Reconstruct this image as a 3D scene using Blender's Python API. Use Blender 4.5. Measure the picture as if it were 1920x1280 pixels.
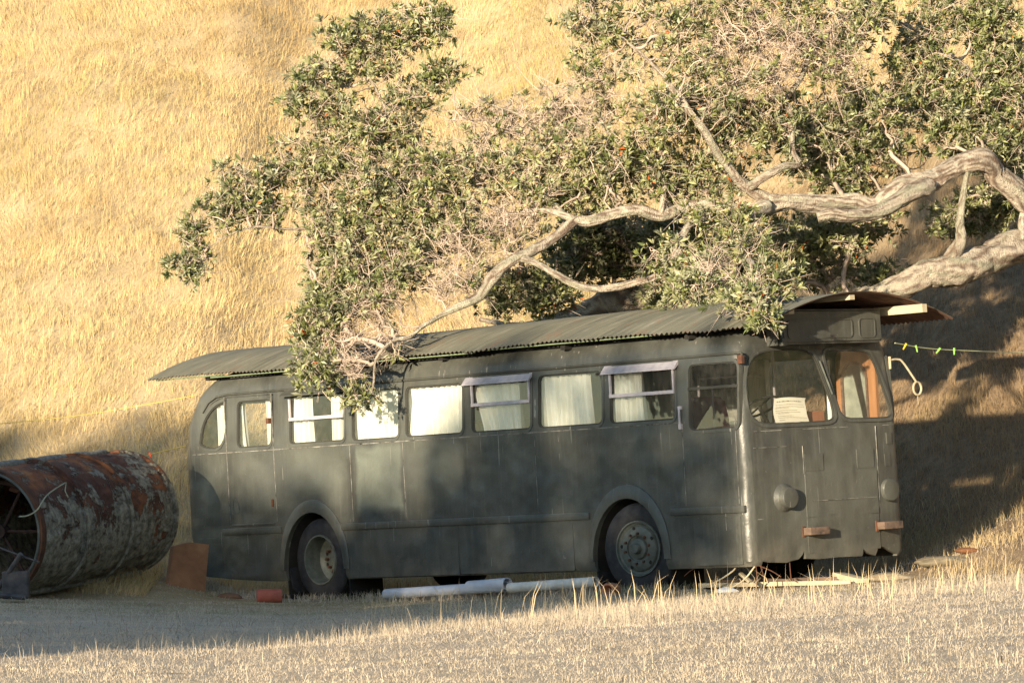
import bpy, bmesh, math, random
import numpy as np
from mathutils import Vector, Matrix
rad = math.radians
random.seed(7); RNG = np.random.default_rng(11)
for o in list(bpy.data.objects): bpy.data.objects.remove(o)
scene = bpy.context.scene
COL = scene.collection

# ------------------------------------------------------------------ camera, sky, sun, exposure
FPX = 8572.0                                   # focal length in pixels of a 1920 wide frame
PITCH = math.atan(260 / FPX)
cam_d = bpy.data.cameras.new('camera'); cam = bpy.data.objects.new('camera', cam_d); COL.objects.link(cam)
cam_d.sensor_width = 36.0; cam_d.lens = FPX / 1920 * 36; cam_d.clip_start = 0.5; cam_d.clip_end = 2000
cam.location = (0, 0, 0); cam.rotation_euler = (math.pi / 2 + PITCH, 0, 0)
scene.camera = cam
SUN_AZ, SUN_EL = rad(27), rad(9.0)             # sun stands behind the camera, 27 degrees to its left
LS = np.array([-math.sin(SUN_AZ) * math.cos(SUN_EL), -math.cos(SUN_AZ) * math.cos(SUN_EL), math.sin(SUN_EL)])
sd = bpy.data.lights.new('sun', 'SUN'); sun = bpy.data.objects.new('sun', sd); COL.objects.link(sun)
sd.energy = 5.0; sd.angle = rad(0.8); sd.color = (1.0, 0.835, 0.60)
sun.rotation_euler = Vector(LS).to_track_quat('Z', 'Y').to_euler(); sun.location = (-20, -30, 20)
world = bpy.data.worlds.new('World'); scene.world = world; world.use_nodes = True
wn = world.node_tree; bg = wn.nodes['Background']
sky = wn.nodes.new('ShaderNodeTexSky'); sky.sky_type = 'NISHITA'; sky.sun_disc = False
sky.sun_elevation = SUN_EL; sky.sun_rotation = rad(180 + 27)
sky.air_density = 1.0; sky.dust_density = 0.3; sky.ozone_density = 1.4
wn.links.new(sky.outputs[0], bg.inputs['Color']); bg.inputs['Strength'].default_value = 0.12
scene.view_settings.view_transform = 'Standard'; scene.view_settings.look = 'None'
scene.view_settings.exposure = 1.36; scene.view_settings.gamma = 1.0
scene.render.resolution_x = 1024; scene.render.resolution_y = 682

# ------------------------------------------------------------------ helpers
def at(px, py, Y):
    """world point at distance Y in front of the camera, measured on the 1920 x 1280 photograph"""
    dx, dy, dz = (px - 960), FPX, -(py - 640)
    c, s = math.cos(PITCH), math.sin(PITCH)
    wy, wz = c * dy - s * dz, s * dy + c * dz
    return Vector((dx * Y / wy, Y, wz * Y / wy))
_G = RNG.random((64, 64))
def vnoise(x, y, f=1.0, seed=0):
    x = np.asarray(x, float) * f + seed * 7.31 + 500; y = np.asarray(y, float) * f + seed * 3.77 + 500
    xi = np.floor(x).astype(int); yi = np.floor(y).astype(int); u = x - xi; v = y - yi
    u = u * u * (3 - 2 * u); v = v * v * (3 - 2 * v)
    a = _G[xi % 64, yi % 64]; b = _G[(xi + 1) % 64, yi % 64]; c = _G[xi % 64, (yi + 1) % 64]; d = _G[(xi + 1) % 64, (yi + 1) % 64]
    return (a * (1 - u) + b * u) * (1 - v) + (c * (1 - u) + d * u) * v
def fbm(x, y, f=1.0, seed=0, n=3):
    return sum(vnoise(x, y, f * 2 ** k, seed + k * 5) * 0.5 ** k for k in range(n)) / sum(0.5 ** k for k in range(n))
def sstep(a, b, x):
    t = np.clip((np.asarray(x, float) - a) / (b - a), 0, 1); return t * t * (3 - 2 * t)

def link(name, me, mats, parent=None):
    o = bpy.data.objects.new(name, me); COL.objects.link(o)
    for m in (mats if isinstance(mats, (list, tuple)) else [mats]): me.materials.append(m)
    if parent is not None: o.parent = parent
    return o
def tag(o, label=None, cat=None, group=None, kind=None):
    if label: o['label'] = label
    if cat: o['category'] = cat
    if group: o['group'] = group
    if kind: o['kind'] = kind
    return o
def empty(name, loc=(0, 0, 0), parent=None):
    o = bpy.data.objects.new(name, None); COL.objects.link(o); o.location = loc; o.empty_display_size = .2
    if parent: o.parent = parent
    return o
def np_mesh(name, verts, polys, cols=None, matidx=None, smooth=False):
    """polys: list of (n,k) index arrays"""
    me = bpy.data.meshes.new(name); verts = np.asarray(verts, np.float32)
    me.vertices.add(len(verts)); me.vertices.foreach_set('co', verts.ravel())
    polys = [np.asarray(p, np.int32) for p in polys if len(p)]
    loops = np.concatenate([p.ravel() for p in polys]); tot = np.concatenate([np.full(len(p), p.shape[1], np.int32) for p in polys])
    start = np.concatenate([[0], np.cumsum(tot)[:-1]]).astype(np.int32)
    me.loops.add(len(loops)); me.loops.foreach_set('vertex_index', loops)
    me.polygons.add(len(tot)); me.polygons.foreach_set('loop_start', start)
    if matidx is not None: me.polygons.foreach_set('material_index', np.asarray(matidx, np.int32))
    me.update(calc_edges=True)
    if smooth: me.polygons.foreach_set('use_smooth', np.ones(len(tot), bool))
    if cols is not None:
        ca = me.color_attributes.new('Col', 'FLOAT_COLOR', 'POINT')
        c4 = np.ones((len(verts), 4), np.float32); c4[:, :3] = cols; ca.data.foreach_set('color', c4.ravel())
    me.validate(); return me
class MB:
    """collects shapes into one mesh"""
    def __init__(s): s.bm = bmesh.new()
    def box(s, x0, x1, y0, y1, z0, z1, M=None, bev=0.0):
        r = bmesh.ops.create_cube(s.bm, size=1.0)
        T = Matrix.Translation(((x0 + x1) / 2, (y0 + y1) / 2, (z0 + z1) / 2)) @ Matrix.Diagonal((abs(x1 - x0), abs(y1 - y0), abs(z1 - z0), 1))
        bmesh.ops.transform(s.bm, matrix=(M @ T) if M else T, verts=r['verts'])
        if bev:
            es = list({e for v in r['verts'] for e in v.link_edges}); bmesh.ops.bevel(s.bm, geom=es, offset=bev, segments=2, affect='EDGES', profile=.6)
        return s
    def prism(s, pts, mapf, d0, d1):
        """pts 2D outline, mapf(u, v, d) -> 3D"""
        a = [s.bm.verts.new(mapf(u, v, d0)) for u, v in pts]; b = [s.bm.verts.new(mapf(u, v, d1)) for u, v in pts]
        n = len(pts); s.bm.faces.new(a[::-1]); s.bm.faces.new(b)
        for i in range(n): s.bm.faces.new((a[i], a[(i + 1) % n], b[(i + 1) % n], b[i]))
        return s
    def ring(s, outer, inner, mapf, d0, d1):
        n = len(outer); L = [[s.bm.verts.new(mapf(u, v, d)) for u, v in pts] for pts, d in ((outer, d0), (outer, d1), (inner, d1), (inner, d0))]
        for k in range(4):
            A, B = L[k], L[(k + 1) % 4]
            for i in range(n): s.bm.faces.new((A[i], A[(i + 1) % n], B[(i + 1) % n], B[i]))
        return s
    def lathe(s, prof, M, seg=32):
        """prof (r, h) revolved round local z"""
        rows = []
        for r, h in prof:
            rows.append([s.bm.verts.new(M @ Vector((r * math.cos(2 * math.pi * k / seg), r * math.sin(2 * math.pi * k / seg), h))) for k in range(seg)])
        for a, b in zip(rows, rows[1:]):
            for k in range(seg): s.bm.faces.new((a[k], a[(k + 1) % seg], b[(k + 1) % seg], b[k]))
        return s
    def tube(s, pts, r, seg=8, cap=True):
        pts = [Vector(p) for p in pts]; rs = r if isinstance(r, (list, tuple)) else [r] * len(pts); prev = None; rows = []
        for i, p in enumerate(pts):
            t = (pts[min(i + 1, len(pts) - 1)] - pts[max(i - 1, 0)]).normalized()
            ref = prev if prev else (Vector((0, 0, 1)) if abs(t.z) < .9 else Vector((1, 0, 0)))
            n1 = (ref - t * ref.dot(t)).normalized(); prev = n1; n2 = t.cross(n1)
            rows.append([s.bm.verts.new(p + rs[i] * (math.cos(2 * math.pi * k / seg) * n1 + math.sin(2 * math.pi * k / seg) * n2)) for k in range(seg)])
        for a, b in zip(rows, rows[1:]):
            for k in range(seg): s.bm.faces.new((a[k], a[(k + 1) % seg], b[(k + 1) % seg], b[k]))
        if cap: s.bm.faces.new(rows[0][::-1]); s.bm.faces.new(rows[-1])
        return s
    def build(s, name, mat, parent=None, smooth=None, loc=None):
        bmesh.ops.recalc_face_normals(s.bm, faces=s.bm.faces)
        me = bpy.data.meshes.new(name); s.bm.to_mesh(me); s.bm.free()
        if smooth is not None:
            me.polygons.foreach_set('use_smooth', [True] * len(me.polygons)); me.set_sharp_from_angle(angle=rad(smooth))
        o = link(name, me, mat, parent)
        if loc is not None: o.location = loc
        return o
def spline(pts, n=6):
    """Catmull-Rom through rows of numbers"""
    P = np.array(pts, float); P = np.vstack([2 * P[0] - P[1], P, 2 * P[-1] - P[-2]]); out = []
    for i in range(1, len(P) - 2):
        for t in np.linspace(0, 1, n, endpoint=False):
            out.append(.5 * ((2 * P[i]) + (-P[i - 1] + P[i + 1]) * t + (2 * P[i - 1] - 5 * P[i] + 4 * P[i + 1] - P[i + 2]) * t * t + (-P[i - 1] + 3 * P[i] - 3 * P[i + 1] + P[i + 2]) * t ** 3))
    out.append(P[-2]); return np.array(out)

# ------------------------------------------------------------------ materials
def mat(name, base=(.5, .5, .5), rough=.6, metal=0.0, spec=.5):
    m = bpy.data.materials.new(name); m.use_nodes = True
    b = m.node_tree.nodes['Principled BSDF']; b.inputs['Base Color'].default_value = (*base, 1)
    b.inputs['Roughness'].default_value = rough; b.inputs['Metallic'].default_value = metal; b.inputs['Specular IOR Level'].default_value = spec
    return m, m.node_tree, b
def nd(nt, t, **kw):
    n = nt.nodes.new(t)
    for k, v in kw.items(): setattr(n, k, v)
    return n
def coord(nt, scale=(1, 1, 1), out='Object'):
    tc = nd(nt, 'ShaderNodeTexCoord'); mp = nd(nt, 'ShaderNodeMapping'); mp.inputs['Scale'].default_value = scale
    nt.links.new(tc.outputs[out], mp.inputs['Vector']); return mp.outputs[0]
def noise(nt, scale, vec, detail=4, rough=.55, dist=0.0):
    n = nd(nt, 'ShaderNodeTexNoise'); n.inputs['Scale'].default_value = scale; n.inputs['Detail'].default_value = detail
    n.inputs['Roughness'].default_value = rough; n.inputs['Distortion'].default_value = dist
    nt.links.new(vec, n.inputs['Vector']); return n.outputs['Fac']
def ramp(nt, fac, stops):
    r = nd(nt, 'ShaderNodeValToRGB'); cr = r.color_ramp
    while len(cr.elements) < len(stops): cr.elements.new(.5)
    for e, (p, c) in zip(cr.elements, stops): e.position = p; e.color = (*c, 1) if len(c) == 3 else c
    nt.links.new(fac, r.inputs[0]); return r.outputs[0]
def mixc(nt, fac, a, b, mode='MIX'):
    n = nd(nt, 'ShaderNodeMix', data_type='RGBA', blend_type=mode)
    for i, v in ((0, fac), (6, a), (7, b)):
        if isinstance(v, (tuple, float, int)): n.inputs[i].default_value = (*v, 1) if isinstance(v, tuple) else v
        else: nt.links.new(v, n.inputs[i])
    return n.outputs[2]
def math_(nt, op, a, b=0.0, c=0.0, clamp=False):
    n = nd(nt, 'ShaderNodeMath', operation=op, use_clamp=clamp)
    for i, v in enumerate((a, b, c)):
        if isinstance(v, (float, int)): n.inputs[i].default_value = v
        else: nt.links.new(v, n.inputs[i])
    return n.outputs[0]
def bump(nt, b, h, strength=.4, dist=.01):
    n = nd(nt, 'ShaderNodeBump'); n.inputs['Strength'].default_value = strength; n.inputs['Distance'].default_value = dist
    nt.links.new(h, n.inputs['Height']); nt.links.new(n.outputs[0], b.inputs['Normal'])
K0, K1 = (0, 0, 0), (1, 1, 1)

def noisy(name, c1, c2, scale=6, rough=.7, bumps=.3, bd=.01, stretch=(1, 1, 1), metal=0.0, spec=.4, detail=6):
    m, nt, b = mat(name, c1, rough, metal, spec); v = coord(nt, stretch); f = noise(nt, scale, v, detail, .6)
    c = ramp(nt, f, [(.3, c1), (.7, c2)]); nt.links.new(c, b.inputs['Base Color'])
    if bumps: bump(nt, b, noise(nt, scale * 2.5, v, 6, .65), bumps, bd)
    return m
def attr_mat(name, rough=.8, transl=.35, spec=.2, sat=1.0):
    m = bpy.data.materials.new(name); m.use_nodes = True; nt = m.node_tree; b = nt.nodes['Principled BSDF']; out = nt.nodes['Material Output']
    a = nd(nt, 'ShaderNodeVertexColor', layer_name='Col'); nt.links.new(a.outputs[0], b.inputs['Base Color'])
    b.inputs['Roughness'].default_value = rough; b.inputs['Specular IOR Level'].default_value = spec
    t = nd(nt, 'ShaderNodeBsdfTranslucent'); nt.links.new(a.outputs[0], t.inputs[0]); mx = nd(nt, 'ShaderNodeMixShader'); mx.inputs[0].default_value = transl
    nt.links.new(b.outputs[0], mx.inputs[1]); nt.links.new(t.outputs[0], mx.inputs[2]); nt.links.new(mx.outputs[0], out.inputs[0]); return m
def paint():
    m, nt, b = mat('olive_paint', (.09, .095, .065), .42, 0, .5); v = coord(nt)
    sx = nd(nt, 'ShaderNodeSeparateXYZ'); nt.links.new(v, sx.inputs[0]); X, Y, Z = sx.outputs
    big = noise(nt, 1.1, v, 3); c = ramp(nt, big, [(.3, (.042, .045, .042)), (.7, (.070, .070, .058))])
    def band(val, a, bb, s):
        up = math_(nt, 'DIVIDE', math_(nt, 'SUBTRACT', val, a - s), 2 * s, clamp=True); dn = math_(nt, 'DIVIDE', math_(nt, 'SUBTRACT', bb + s, val), 2 * s, clamp=True)
        return math_(nt, 'MULTIPLY', up, dn)
    near = math_(nt, 'LESS_THAN', Y, .3)
    # weathered paler panels below the windows, with darker runs of dirt under each pillar
    wob = math_(nt, 'MULTIPLY', math_(nt, 'SUBTRACT', noise(nt, 1.7, v, 2), .5), .35); Xw = math_(nt, 'ADD', X, wob); Zw = math_(nt, 'ADD', Z, wob)
    for (x0, x1, z0, z1, s, col, k) in ((-6.86, -5.98, .80, 1.585, .03, (.165, .185, .155), .7), (-8.15, -7.1, 1.0, 1.60, .12, (.15, .16, .135), .6),
                                     (-5.78, -4.9, .95, 1.62, .14, (.15, .16, .135), .5), (-9.2, -8.55, 1.1, 1.62, .10, (.135, .14, .12), .5), (-9.95, -9.55, .9, 1.6, .1, (.13, .135, .11), .45), (-4.6, -3.7, 1.1, 1.6, .2, (.075, .082, .07), .4)):
        bx = math_(nt, 'MULTIPLY', math_(nt, 'MULTIPLY', band(Xw, x0, x1, s), band(Zw, z0, z1, s * 1.6)), math_(nt, 'MULTIPLY', near, k)); c = mixc(nt, bx, c, col)
    for px_ in (-9.38, -8.38, -6.95, -5.93, -4.79):
        bx = math_(nt, 'MULTIPLY', math_(nt, 'MULTIPLY', band(X, px_ - .03, px_ + .04, .05), band(Z, .95, 1.6, .2)), math_(nt, 'MULTIPLY', near, .6)); c = mixc(nt, bx, c, (.025, .025, .023))
    # vertical streaks, chips and chalky rubs
    vs = coord(nt, (9, 9, .7)); st = ramp(nt, noise(nt, 2.0, vs, 5, .65), [(.50, K0), (.72, K1)]); c = mixc(nt, math_(nt, 'MULTIPLY', st, .35), c, (.13, .13, .11)); mot = ramp(nt, noise(nt, 2.4, v, 7, .7, .5), [(.35, K0), (.7, K1)]); c = mixc(nt, math_(nt, 'MULTIPLY', mot, .40), c, (.030, .030, .027))
    st2 = ramp(nt, noise(nt, 3.1, vs, 5, .6), [(.56, K0), (.8, K1)]); c = mixc(nt, math_(nt, 'MULTIPLY', st2, .35), c, (.035, .033, .03))
    ch = ramp(nt, noise(nt, 14, v, 8, .75, .6), [(.665, K0), (.69, K1)]); c = mixc(nt, math_(nt, 'MULTIPLY', ch, .55), c, (.34, .33, .28))
    dv = coord(nt, (26, 26, .9)); dr = math_(nt, 'MULTIPLY', ramp(nt, noise(nt, 1.0, dv, 3, .5), [(.685, K0), (.70, K1)]), math_(nt, 'GREATER_THAN', noise(nt, 1.3, v, 3), .47)); c = mixc(nt, math_(nt, 'MULTIPLY', dr, .42), c, (.42, .41, .36))
    ru = ramp(nt, noise(nt, 7, v, 8, .7, .3), [(.74, K0), (.77, K1)]); c = mixc(nt, math_(nt, 'MULTIPLY', ru, .6), c, (.12, .045, .02))
    du = math_(nt, 'MULTIPLY', math_(nt, 'DIVIDE', math_(nt, 'SUBTRACT', .34, Z), .34, clamp=True), ramp(nt, noise(nt, 3.2, v, 8, .7), [(.35, K0), (.65, K1)])); c = mixc(nt, math_(nt, 'MULTIPLY', du, .55), c, (.17, .15, .115))
    cl = ramp(nt, noise(nt, .9, v, 4, .6, .4), [(.46, K0), (.60, K1)]); c = mixc(nt, math_(nt, 'MULTIPLY', cl, .35), c, (.115, .12, .105))
    cn = math_(nt, 'MULTIPLY', math_(nt, 'GREATER_THAN', X, -.22), math_(nt, 'LESS_THAN', Y, .10)); cw = ramp(nt, noise(nt, 9, coord(nt, (1, 1, .35)), 8, .75), [(.50, K0), (.58, K1)]); c = mixc(nt, math_(nt, 'MULTIPLY', math_(nt, 'MULTIPLY', cn, cw), .07), c, (.30, .28, .23))
    nt.links.new(c, b.inputs['Base Color'])
    nt.links.new(ramp(nt, noise(nt, 3, v, 5), [(.3, (.30,) * 3), (.7, (.52,) * 3)]), b.inputs['Roughness'])
    h = math_(nt, 'ADD', math_(nt, 'MULTIPLY', noise(nt, 1.6, v, 2), 3.0), math_(nt, 'MULTIPLY', noise(nt, 30, v, 5), .12)); bump(nt, b, h, .7, .03)
    return m
def glass(name='window_glass', dirt=.06, dcol=(.35, .33, .28), fres=1.5):
    m = bpy.data.materials.new(name); m.use_nodes = True; nt = m.node_tree; nt.nodes.remove(nt.nodes['Principled BSDF']); out = nt.nodes['Material Output']
    v = coord(nt); tr = nd(nt, 'ShaderNodeBsdfTransparent'); tr.inputs[0].default_value = (.92, .92, .91, 1)
    gl = nd(nt, 'ShaderNodeBsdfGlossy'); gl.inputs['Roughness'].default_value = .02; gl.inputs['Color'].default_value = (.95, .95, .95, 1)
    bp = nd(nt, 'ShaderNodeBump'); bp.inputs['Strength'].default_value = .25; bp.inputs['Distance'].default_value = .004; nt.links.new(noise(nt, 3.5, v, 2), bp.inputs['Height']); nt.links.new(bp.outputs[0], gl.inputs['Normal'])
    lw = nd(nt, 'ShaderNodeLayerWeight'); lw.inputs[0].default_value = .5; f = math_(nt, 'ADD', math_(nt, 'MULTIPLY', math_(nt, 'POWER', lw.outputs['Facing'], 4.0), .8), .115, clamp=True)
    mx = nd(nt, 'ShaderNodeMixShader'); nt.links.new(f, mx.inputs[0]); nt.links.new(tr.outputs[0], mx.inputs[1]); nt.links.new(gl.outputs[0], mx.inputs[2])
    df = nd(nt, 'ShaderNodeBsdfDiffuse'); df.inputs[0].default_value = (*dcol, 1); mx2 = nd(nt, 'ShaderNodeMixShader')
    d = ramp(nt, noise(nt, 9, v, 8, .7), [(.42, (dirt * .4,) * 3), (.75, (dirt * 3.2,) * 3)]); nt.links.new(d, mx2.inputs[0])
    nt.links.new(mx.outputs[0], mx2.inputs[1]); nt.links.new(df.outputs[0], mx2.inputs[2]); nt.links.new(mx2.outputs[0], out.inputs[0]); return m
def rustcrust():
    m, nt, b = mat('rust_and_crust', (.2, .08, .04), .85); v = coord(nt)
    r = ramp(nt, noise(nt, 2.2, v, 6, .6), [(.30, (.05, .02, .013)), (.48, (.12, .042, .022)), (.60, (.30, .105, .035)), (.75, (.46, .19, .055))])
    g = ramp(nt, noise(nt, 11, v, 8, .7), [(.35, (.10, .085, .065)), (.5, (.30, .27, .21)), (.65, (.50, .45, .35))])
    sx = nd(nt, 'ShaderNodeSeparateXYZ'); nt.links.new(v, sx.inputs[0])
    low = math_(nt, 'MULTIPLY', sx.outputs[1], -.16)
    seamd = math_(nt, 'MULTIPLY', math_(nt, 'PINGPONG', math_(nt, 'ADD', sx.outputs[2], .03), .53), -.12)
    low = math_(nt, 'ADD', low, math_(nt, 'ADD', seamd, .03))
    f = math_(nt, 'ADD', math_(nt, 'ADD', noise(nt, 2.6, v, 9, .74, .3), low), math_(nt, 'MULTIPLY', noise(nt, 22, v, 3), .12))
    k = ramp(nt, f, [(.475, K0), (.52, K1)]); nt.links.new(mixc(nt, k, r, g), b.inputs['Base Color'])
    h = math_(nt, 'MULTIPLY', k, math_(nt, 'ADD', .5, noise(nt, 26, v, 6, .7))); bump(nt, b, math_(nt, 'ADD', h, math_(nt, 'MULTIPLY', noise(nt, 70, v, 3), .4)), 1.0, .06); return m

M = {}
M['paint'] = paint()
M['rust'] = rustcrust()
M['glass'] = glass('window_glass', .035); M['screen'] = glass('dusty_windscreen_glass', .03, (.30, .26, .19))
M['rubber'] = noisy('tyre_rubber', (.008, .008, .010), (.034, .033, .036), 9, .75, .4, .004, (1, 1, 1))
M['dark'] = noisy('dark_underside', (.006, .006, .006), (.02, .018, .015), 5, .95, 0)
M['inside'] = noisy('interior_panel', (.05, .045, .035), (.09, .08, .06), 4, .8, .1)
M['rim'] = noisy('painted_rim', (.045, .052, .045), (.11, .12, .105), 11, .55, .3, .003)
M['ironrust'] = noisy('rusty_iron', (.035, .016, .011), (.13, .052, .025), 7, .85, .4, .006)
M['seal'] = mat('window_seal', (.03, .03, .025), .7)[0]
M['seam'] = noisy('chalky_seam', (.012, .012, .011), (.28, .27, .24), 9, .8, .3, .004, (1, 1, 1), 0, .3, 8)
M['alu'] = noisy('aluminium_frame', (.30, .28, .30), (.48, .45, .48), 9, .45, .1, .002)
M['curtain'] = noisy('curtain_cloth', (.62, .63, .56), (.72, .72, .65), 4, .95, 0)
M['wood'] = noisy('varnished_wood', (.30, .14, .06), (.48, .25, .12), 6, .5, .2, .004, (1, 1, .15))
M['timber'] = noisy('pale_timber', (.30, .25, .16), (.50, .43, .30), 8, .8, .3, .004, (.15, 1, 1))
M['oldwood'] = noisy('weathered_wood', (.05, .036, .028), (.16, .105, .075), 14, .85, .6, .006, (.3, 1, 1))
M['greenwood'] = noisy('green_painted_board', (.11, .15, .085), (.18, .22, .13), 5, .7, .2, .003)
M['bark'] = None
def roofiron():
    m, nt, b = mat('corrugated_iron', (.13, .13, .1), .55, .0, .5); v = coord(nt)
    vs = coord(nt, (7, .6, 1)); c = ramp(nt, noise(nt, 1.6, vs, 6, .65), [(.3, (.075, .074, .055)), (.55, (.13, .125, .092)), (.72, (.21, .195, .155))])
    c = mixc(nt, math_(nt, 'MULTIPLY', ramp(nt, noise(nt, 2.3, v, 8, .7, .4), [(.56, K0), (.68, K1)]), .55), c, (.16, .075, .04))
    nt.links.new(c, b.inputs['Base Color']); bump(nt, b, noise(nt, 20, v, 5), .2, .004); return m
M['roof'] = roofiron()
M['roofunder'] = noisy('rusty_roof_underside', (.045, .024, .017), (.13, .065, .042), 5, .85, .3, .004, (4, 1, 1))
def barkm():
    m, nt, b = mat('grey_bark', (.3, .27, .22), .9); v = coord(nt)
    vc = nd(nt, 'ShaderNodeVertexColor', layer_name='Col'); c = mixc(nt, 1.0, vc.outputs[0], ramp(nt, noise(nt, 13, v, 8, .75), [(.3, (.45, .42, .40)), (.5, (1, 1, 1)), (.75, (1.25, 1.22, 1.15))]), 'MULTIPLY')
    nt.links.new(c, b.inputs['Base Color']); bump(nt, b, math_(nt, 'ADD', noise(nt, 16, v, 8, .7), noise(nt, 60, v, 4)), 1.0, .05); return m
M['bark'] = barkm()
M['twig'] = attr_mat('twig_bark', .9, .0)
M['leaf'] = attr_mat('tree_leaf', .5, .22, .35)
M['grass'] = attr_mat('dry_grass_blade', .85, .38, .15)
def groundm():
    m, nt, b = mat('dry_turf', (.3, .22, .12), .95, 0, .1); v = coord(nt)
    c = ramp(nt, noise(nt, 1.3, v, 8, .65), [(.3, (.31, .235, .135)), (.5, (.40, .31, .185)), (.7, (.46, .365, .225))])
    c = mixc(nt, ramp(nt, noise(nt, 18, v, 6, .7), [(.45, K0), (.68, (.6, .6, .6))]), c, (.26, .19, .11)); nt.links.new(c, b.inputs['Base Color'])
    sx = nd(nt, 'ShaderNodeSeparateXYZ'); nt.links.new(v, sx.inputs[0])
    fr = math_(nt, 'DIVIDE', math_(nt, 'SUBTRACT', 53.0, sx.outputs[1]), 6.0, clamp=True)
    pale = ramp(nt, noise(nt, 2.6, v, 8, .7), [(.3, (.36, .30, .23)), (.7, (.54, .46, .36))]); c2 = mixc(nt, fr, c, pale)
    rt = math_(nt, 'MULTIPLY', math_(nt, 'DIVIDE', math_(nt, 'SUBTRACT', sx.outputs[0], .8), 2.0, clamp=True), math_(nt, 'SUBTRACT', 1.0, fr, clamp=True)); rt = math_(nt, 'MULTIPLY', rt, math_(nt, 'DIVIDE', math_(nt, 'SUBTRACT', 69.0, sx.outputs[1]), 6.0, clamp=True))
    shaded_litter = ramp(nt, noise(nt, 6, v, 8, .75), [(.35, (.08, .055, .035)), (.6, (.22, .155, .10)), (.75, (.38, .29, .20))]); c2 = mixc(nt, math_(nt, 'MULTIPLY', rt, .85), c2, shaded_litter); nt.links.new(c2, b.inputs['Base Color'])  # leaf litter right of the bus, tree shade also put into its colour
    bump(nt, b, noise(nt, 30, v, 6, .7), .8, .03); return m
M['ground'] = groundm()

# ------------------------------------------------------------------ ground
def G(x, y):
    x = np.asarray(x, float); y = np.asarray(y, float)
    base = -1.357 + .0558 * np.clip(x, -2.3, 7) + .025 * np.clip(-2.3 - x, 0, 4)
    u = .4 * x + .917 * y - 54.0
    base = base + .09 * np.clip(u + 6, 0, 6) * sstep(-3.4, -4.8, x)
    up = np.clip(u, 0, 62); q = np.minimum(up, 5)
    h = .25 * q + .037 * q * q + .62 * np.clip(up - 5, 0, None)
    k = sstep(.5, 6, u)
    h = h + k * (.9 * (fbm(x, y, .22, 2) - .5) + .30 * (fbm(x, y, .9, 4) - .5))
    near = sstep(49, 40, y) ; h = h + .07 * (fbm(x, y, .35, 8) - .5) * near
    h = h + .16 * np.exp(-(((x - 5.35) / .75) ** 2 + ((y - 52.1) / .5) ** 2)) + .10 * np.exp(-(((x - 6.0) / 1.2) ** 2 + ((y - 53.0) / .8) ** 2))
    # low bank on the far right
    h = h + .66 * sstep(4.3, 6.5, x) * sstep(50.4, 55, y)
    return base + h
def axis(a, b, fine0, fine1, df, dc):
    xs = [fine0]
    while xs[-1] < fine1: xs.append(xs[-1] + df)
    s = df
    while xs[-1] < b: s = min(s * 1.25, dc); xs.append(xs[-1] + s)
    s = df
    while xs[0] > a: s = min(s * 1.25, dc); xs.insert(0, xs[0] - s)
    return np.array(xs)
gx = axis(-160, 160, -12, 12, .16, 12); gy = axis(-90, 260, 27, 82, .2, 12)
XX, YY = np.meshgrid(gx, gy); ZZ = G(XX, YY); nx, ny = len(gx), len(gy)
idx = np.arange(nx * ny).reshape(ny, nx)
q = np.stack([idx[:-1, :-1], idx[:-1, 1:], idx[1:, 1:], idx[1:, :-1]], -1).reshape(-1, 4)
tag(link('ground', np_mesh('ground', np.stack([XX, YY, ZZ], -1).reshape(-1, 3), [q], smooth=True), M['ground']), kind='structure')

az = np.radians(np.linspace(62, 300, 160)); rows = []  # unseen hills added for window reflections, raised at right to darken the windscreen
for rr_, kk in ((105, 0.0), (120, .55), (140, 1.0), (175, .9)):
    el = np.interp(np.degrees(az), [62, 80, 100, 120, 150, 200, 230, 262, 285, 300], [14, 24, 27, 22, 9, 4.0, 4.5, 5.5, 6, 6]) * (.75 + .5 * fbm(np.degrees(az) * .12, az * 0 + rr_ * .01, 1.0, 61, 4))
    rows.append(np.stack([np.sin(az) * rr_, np.cos(az) * rr_, -3 + kk * np.tan(np.radians(el)) * rr_ + 0 * az], 1))
fh = np.vstack(rows); n_ = len(az); ix = np.arange(4 * n_).reshape(4, n_); fq = np.stack([ix[:-1, :-1], ix[1:, :-1], ix[1:, 1:], ix[:-1, 1:]], -1).reshape(-1, 4)
tag(link('reflection_hills', np_mesh('reflection_hills', fh, [fq], smooth=True), noisy('unseen_wooded_hills', (.035, .045, .02), (.10, .10, .05), .12, .95, 0)), kind='structure')

# ------------------------------------------------------------------ bus frame
EX = Vector((0.65283567, -0.75666778, 0.03548878)); EY = Vector((0.75544689, 0.65379836, 0.04298494)); EZ = Vector((-0.05572783, -0.00125222, 0.99844521))
BO = Vector((2.64485581, 50.43586288, -0.95171045))
def B2W(x, y, z): return BO + EX * x + EY * y + EZ * z
WZ = .264
bus = empty('bus'); R = Matrix((EX, EY, EZ)).transposed().to_4x4()
bus.matrix_world = Matrix.Translation(B2W(0, 0, -WZ)) @ R
tag(bus, 'old dark olive single-deck bus with curtained windows, parked on grass under the tree', 'bus')
def bp(mb, name, m, parent=None, smooth=None, first=True):
    o = mb.build(name, m, parent or bus, smooth)
    if parent is None: o.location = (0, 0, WZ)
    return o
L, W = 10.42, 2.44
PROF = [(0.0, .03), (.06, .0), (.6, -.004), (1.0, .0), (1.62, .0), (2.0, .022), (2.34, .05), (2.44, .065), (2.53, .10), (2.60, .155), (2.67, .25), (2.73, .40), (2.78, .65)]
def inset(z): return float(np.interp(z, [p[0] for p in PROF], [p[1] for p in PROF]))
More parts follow.
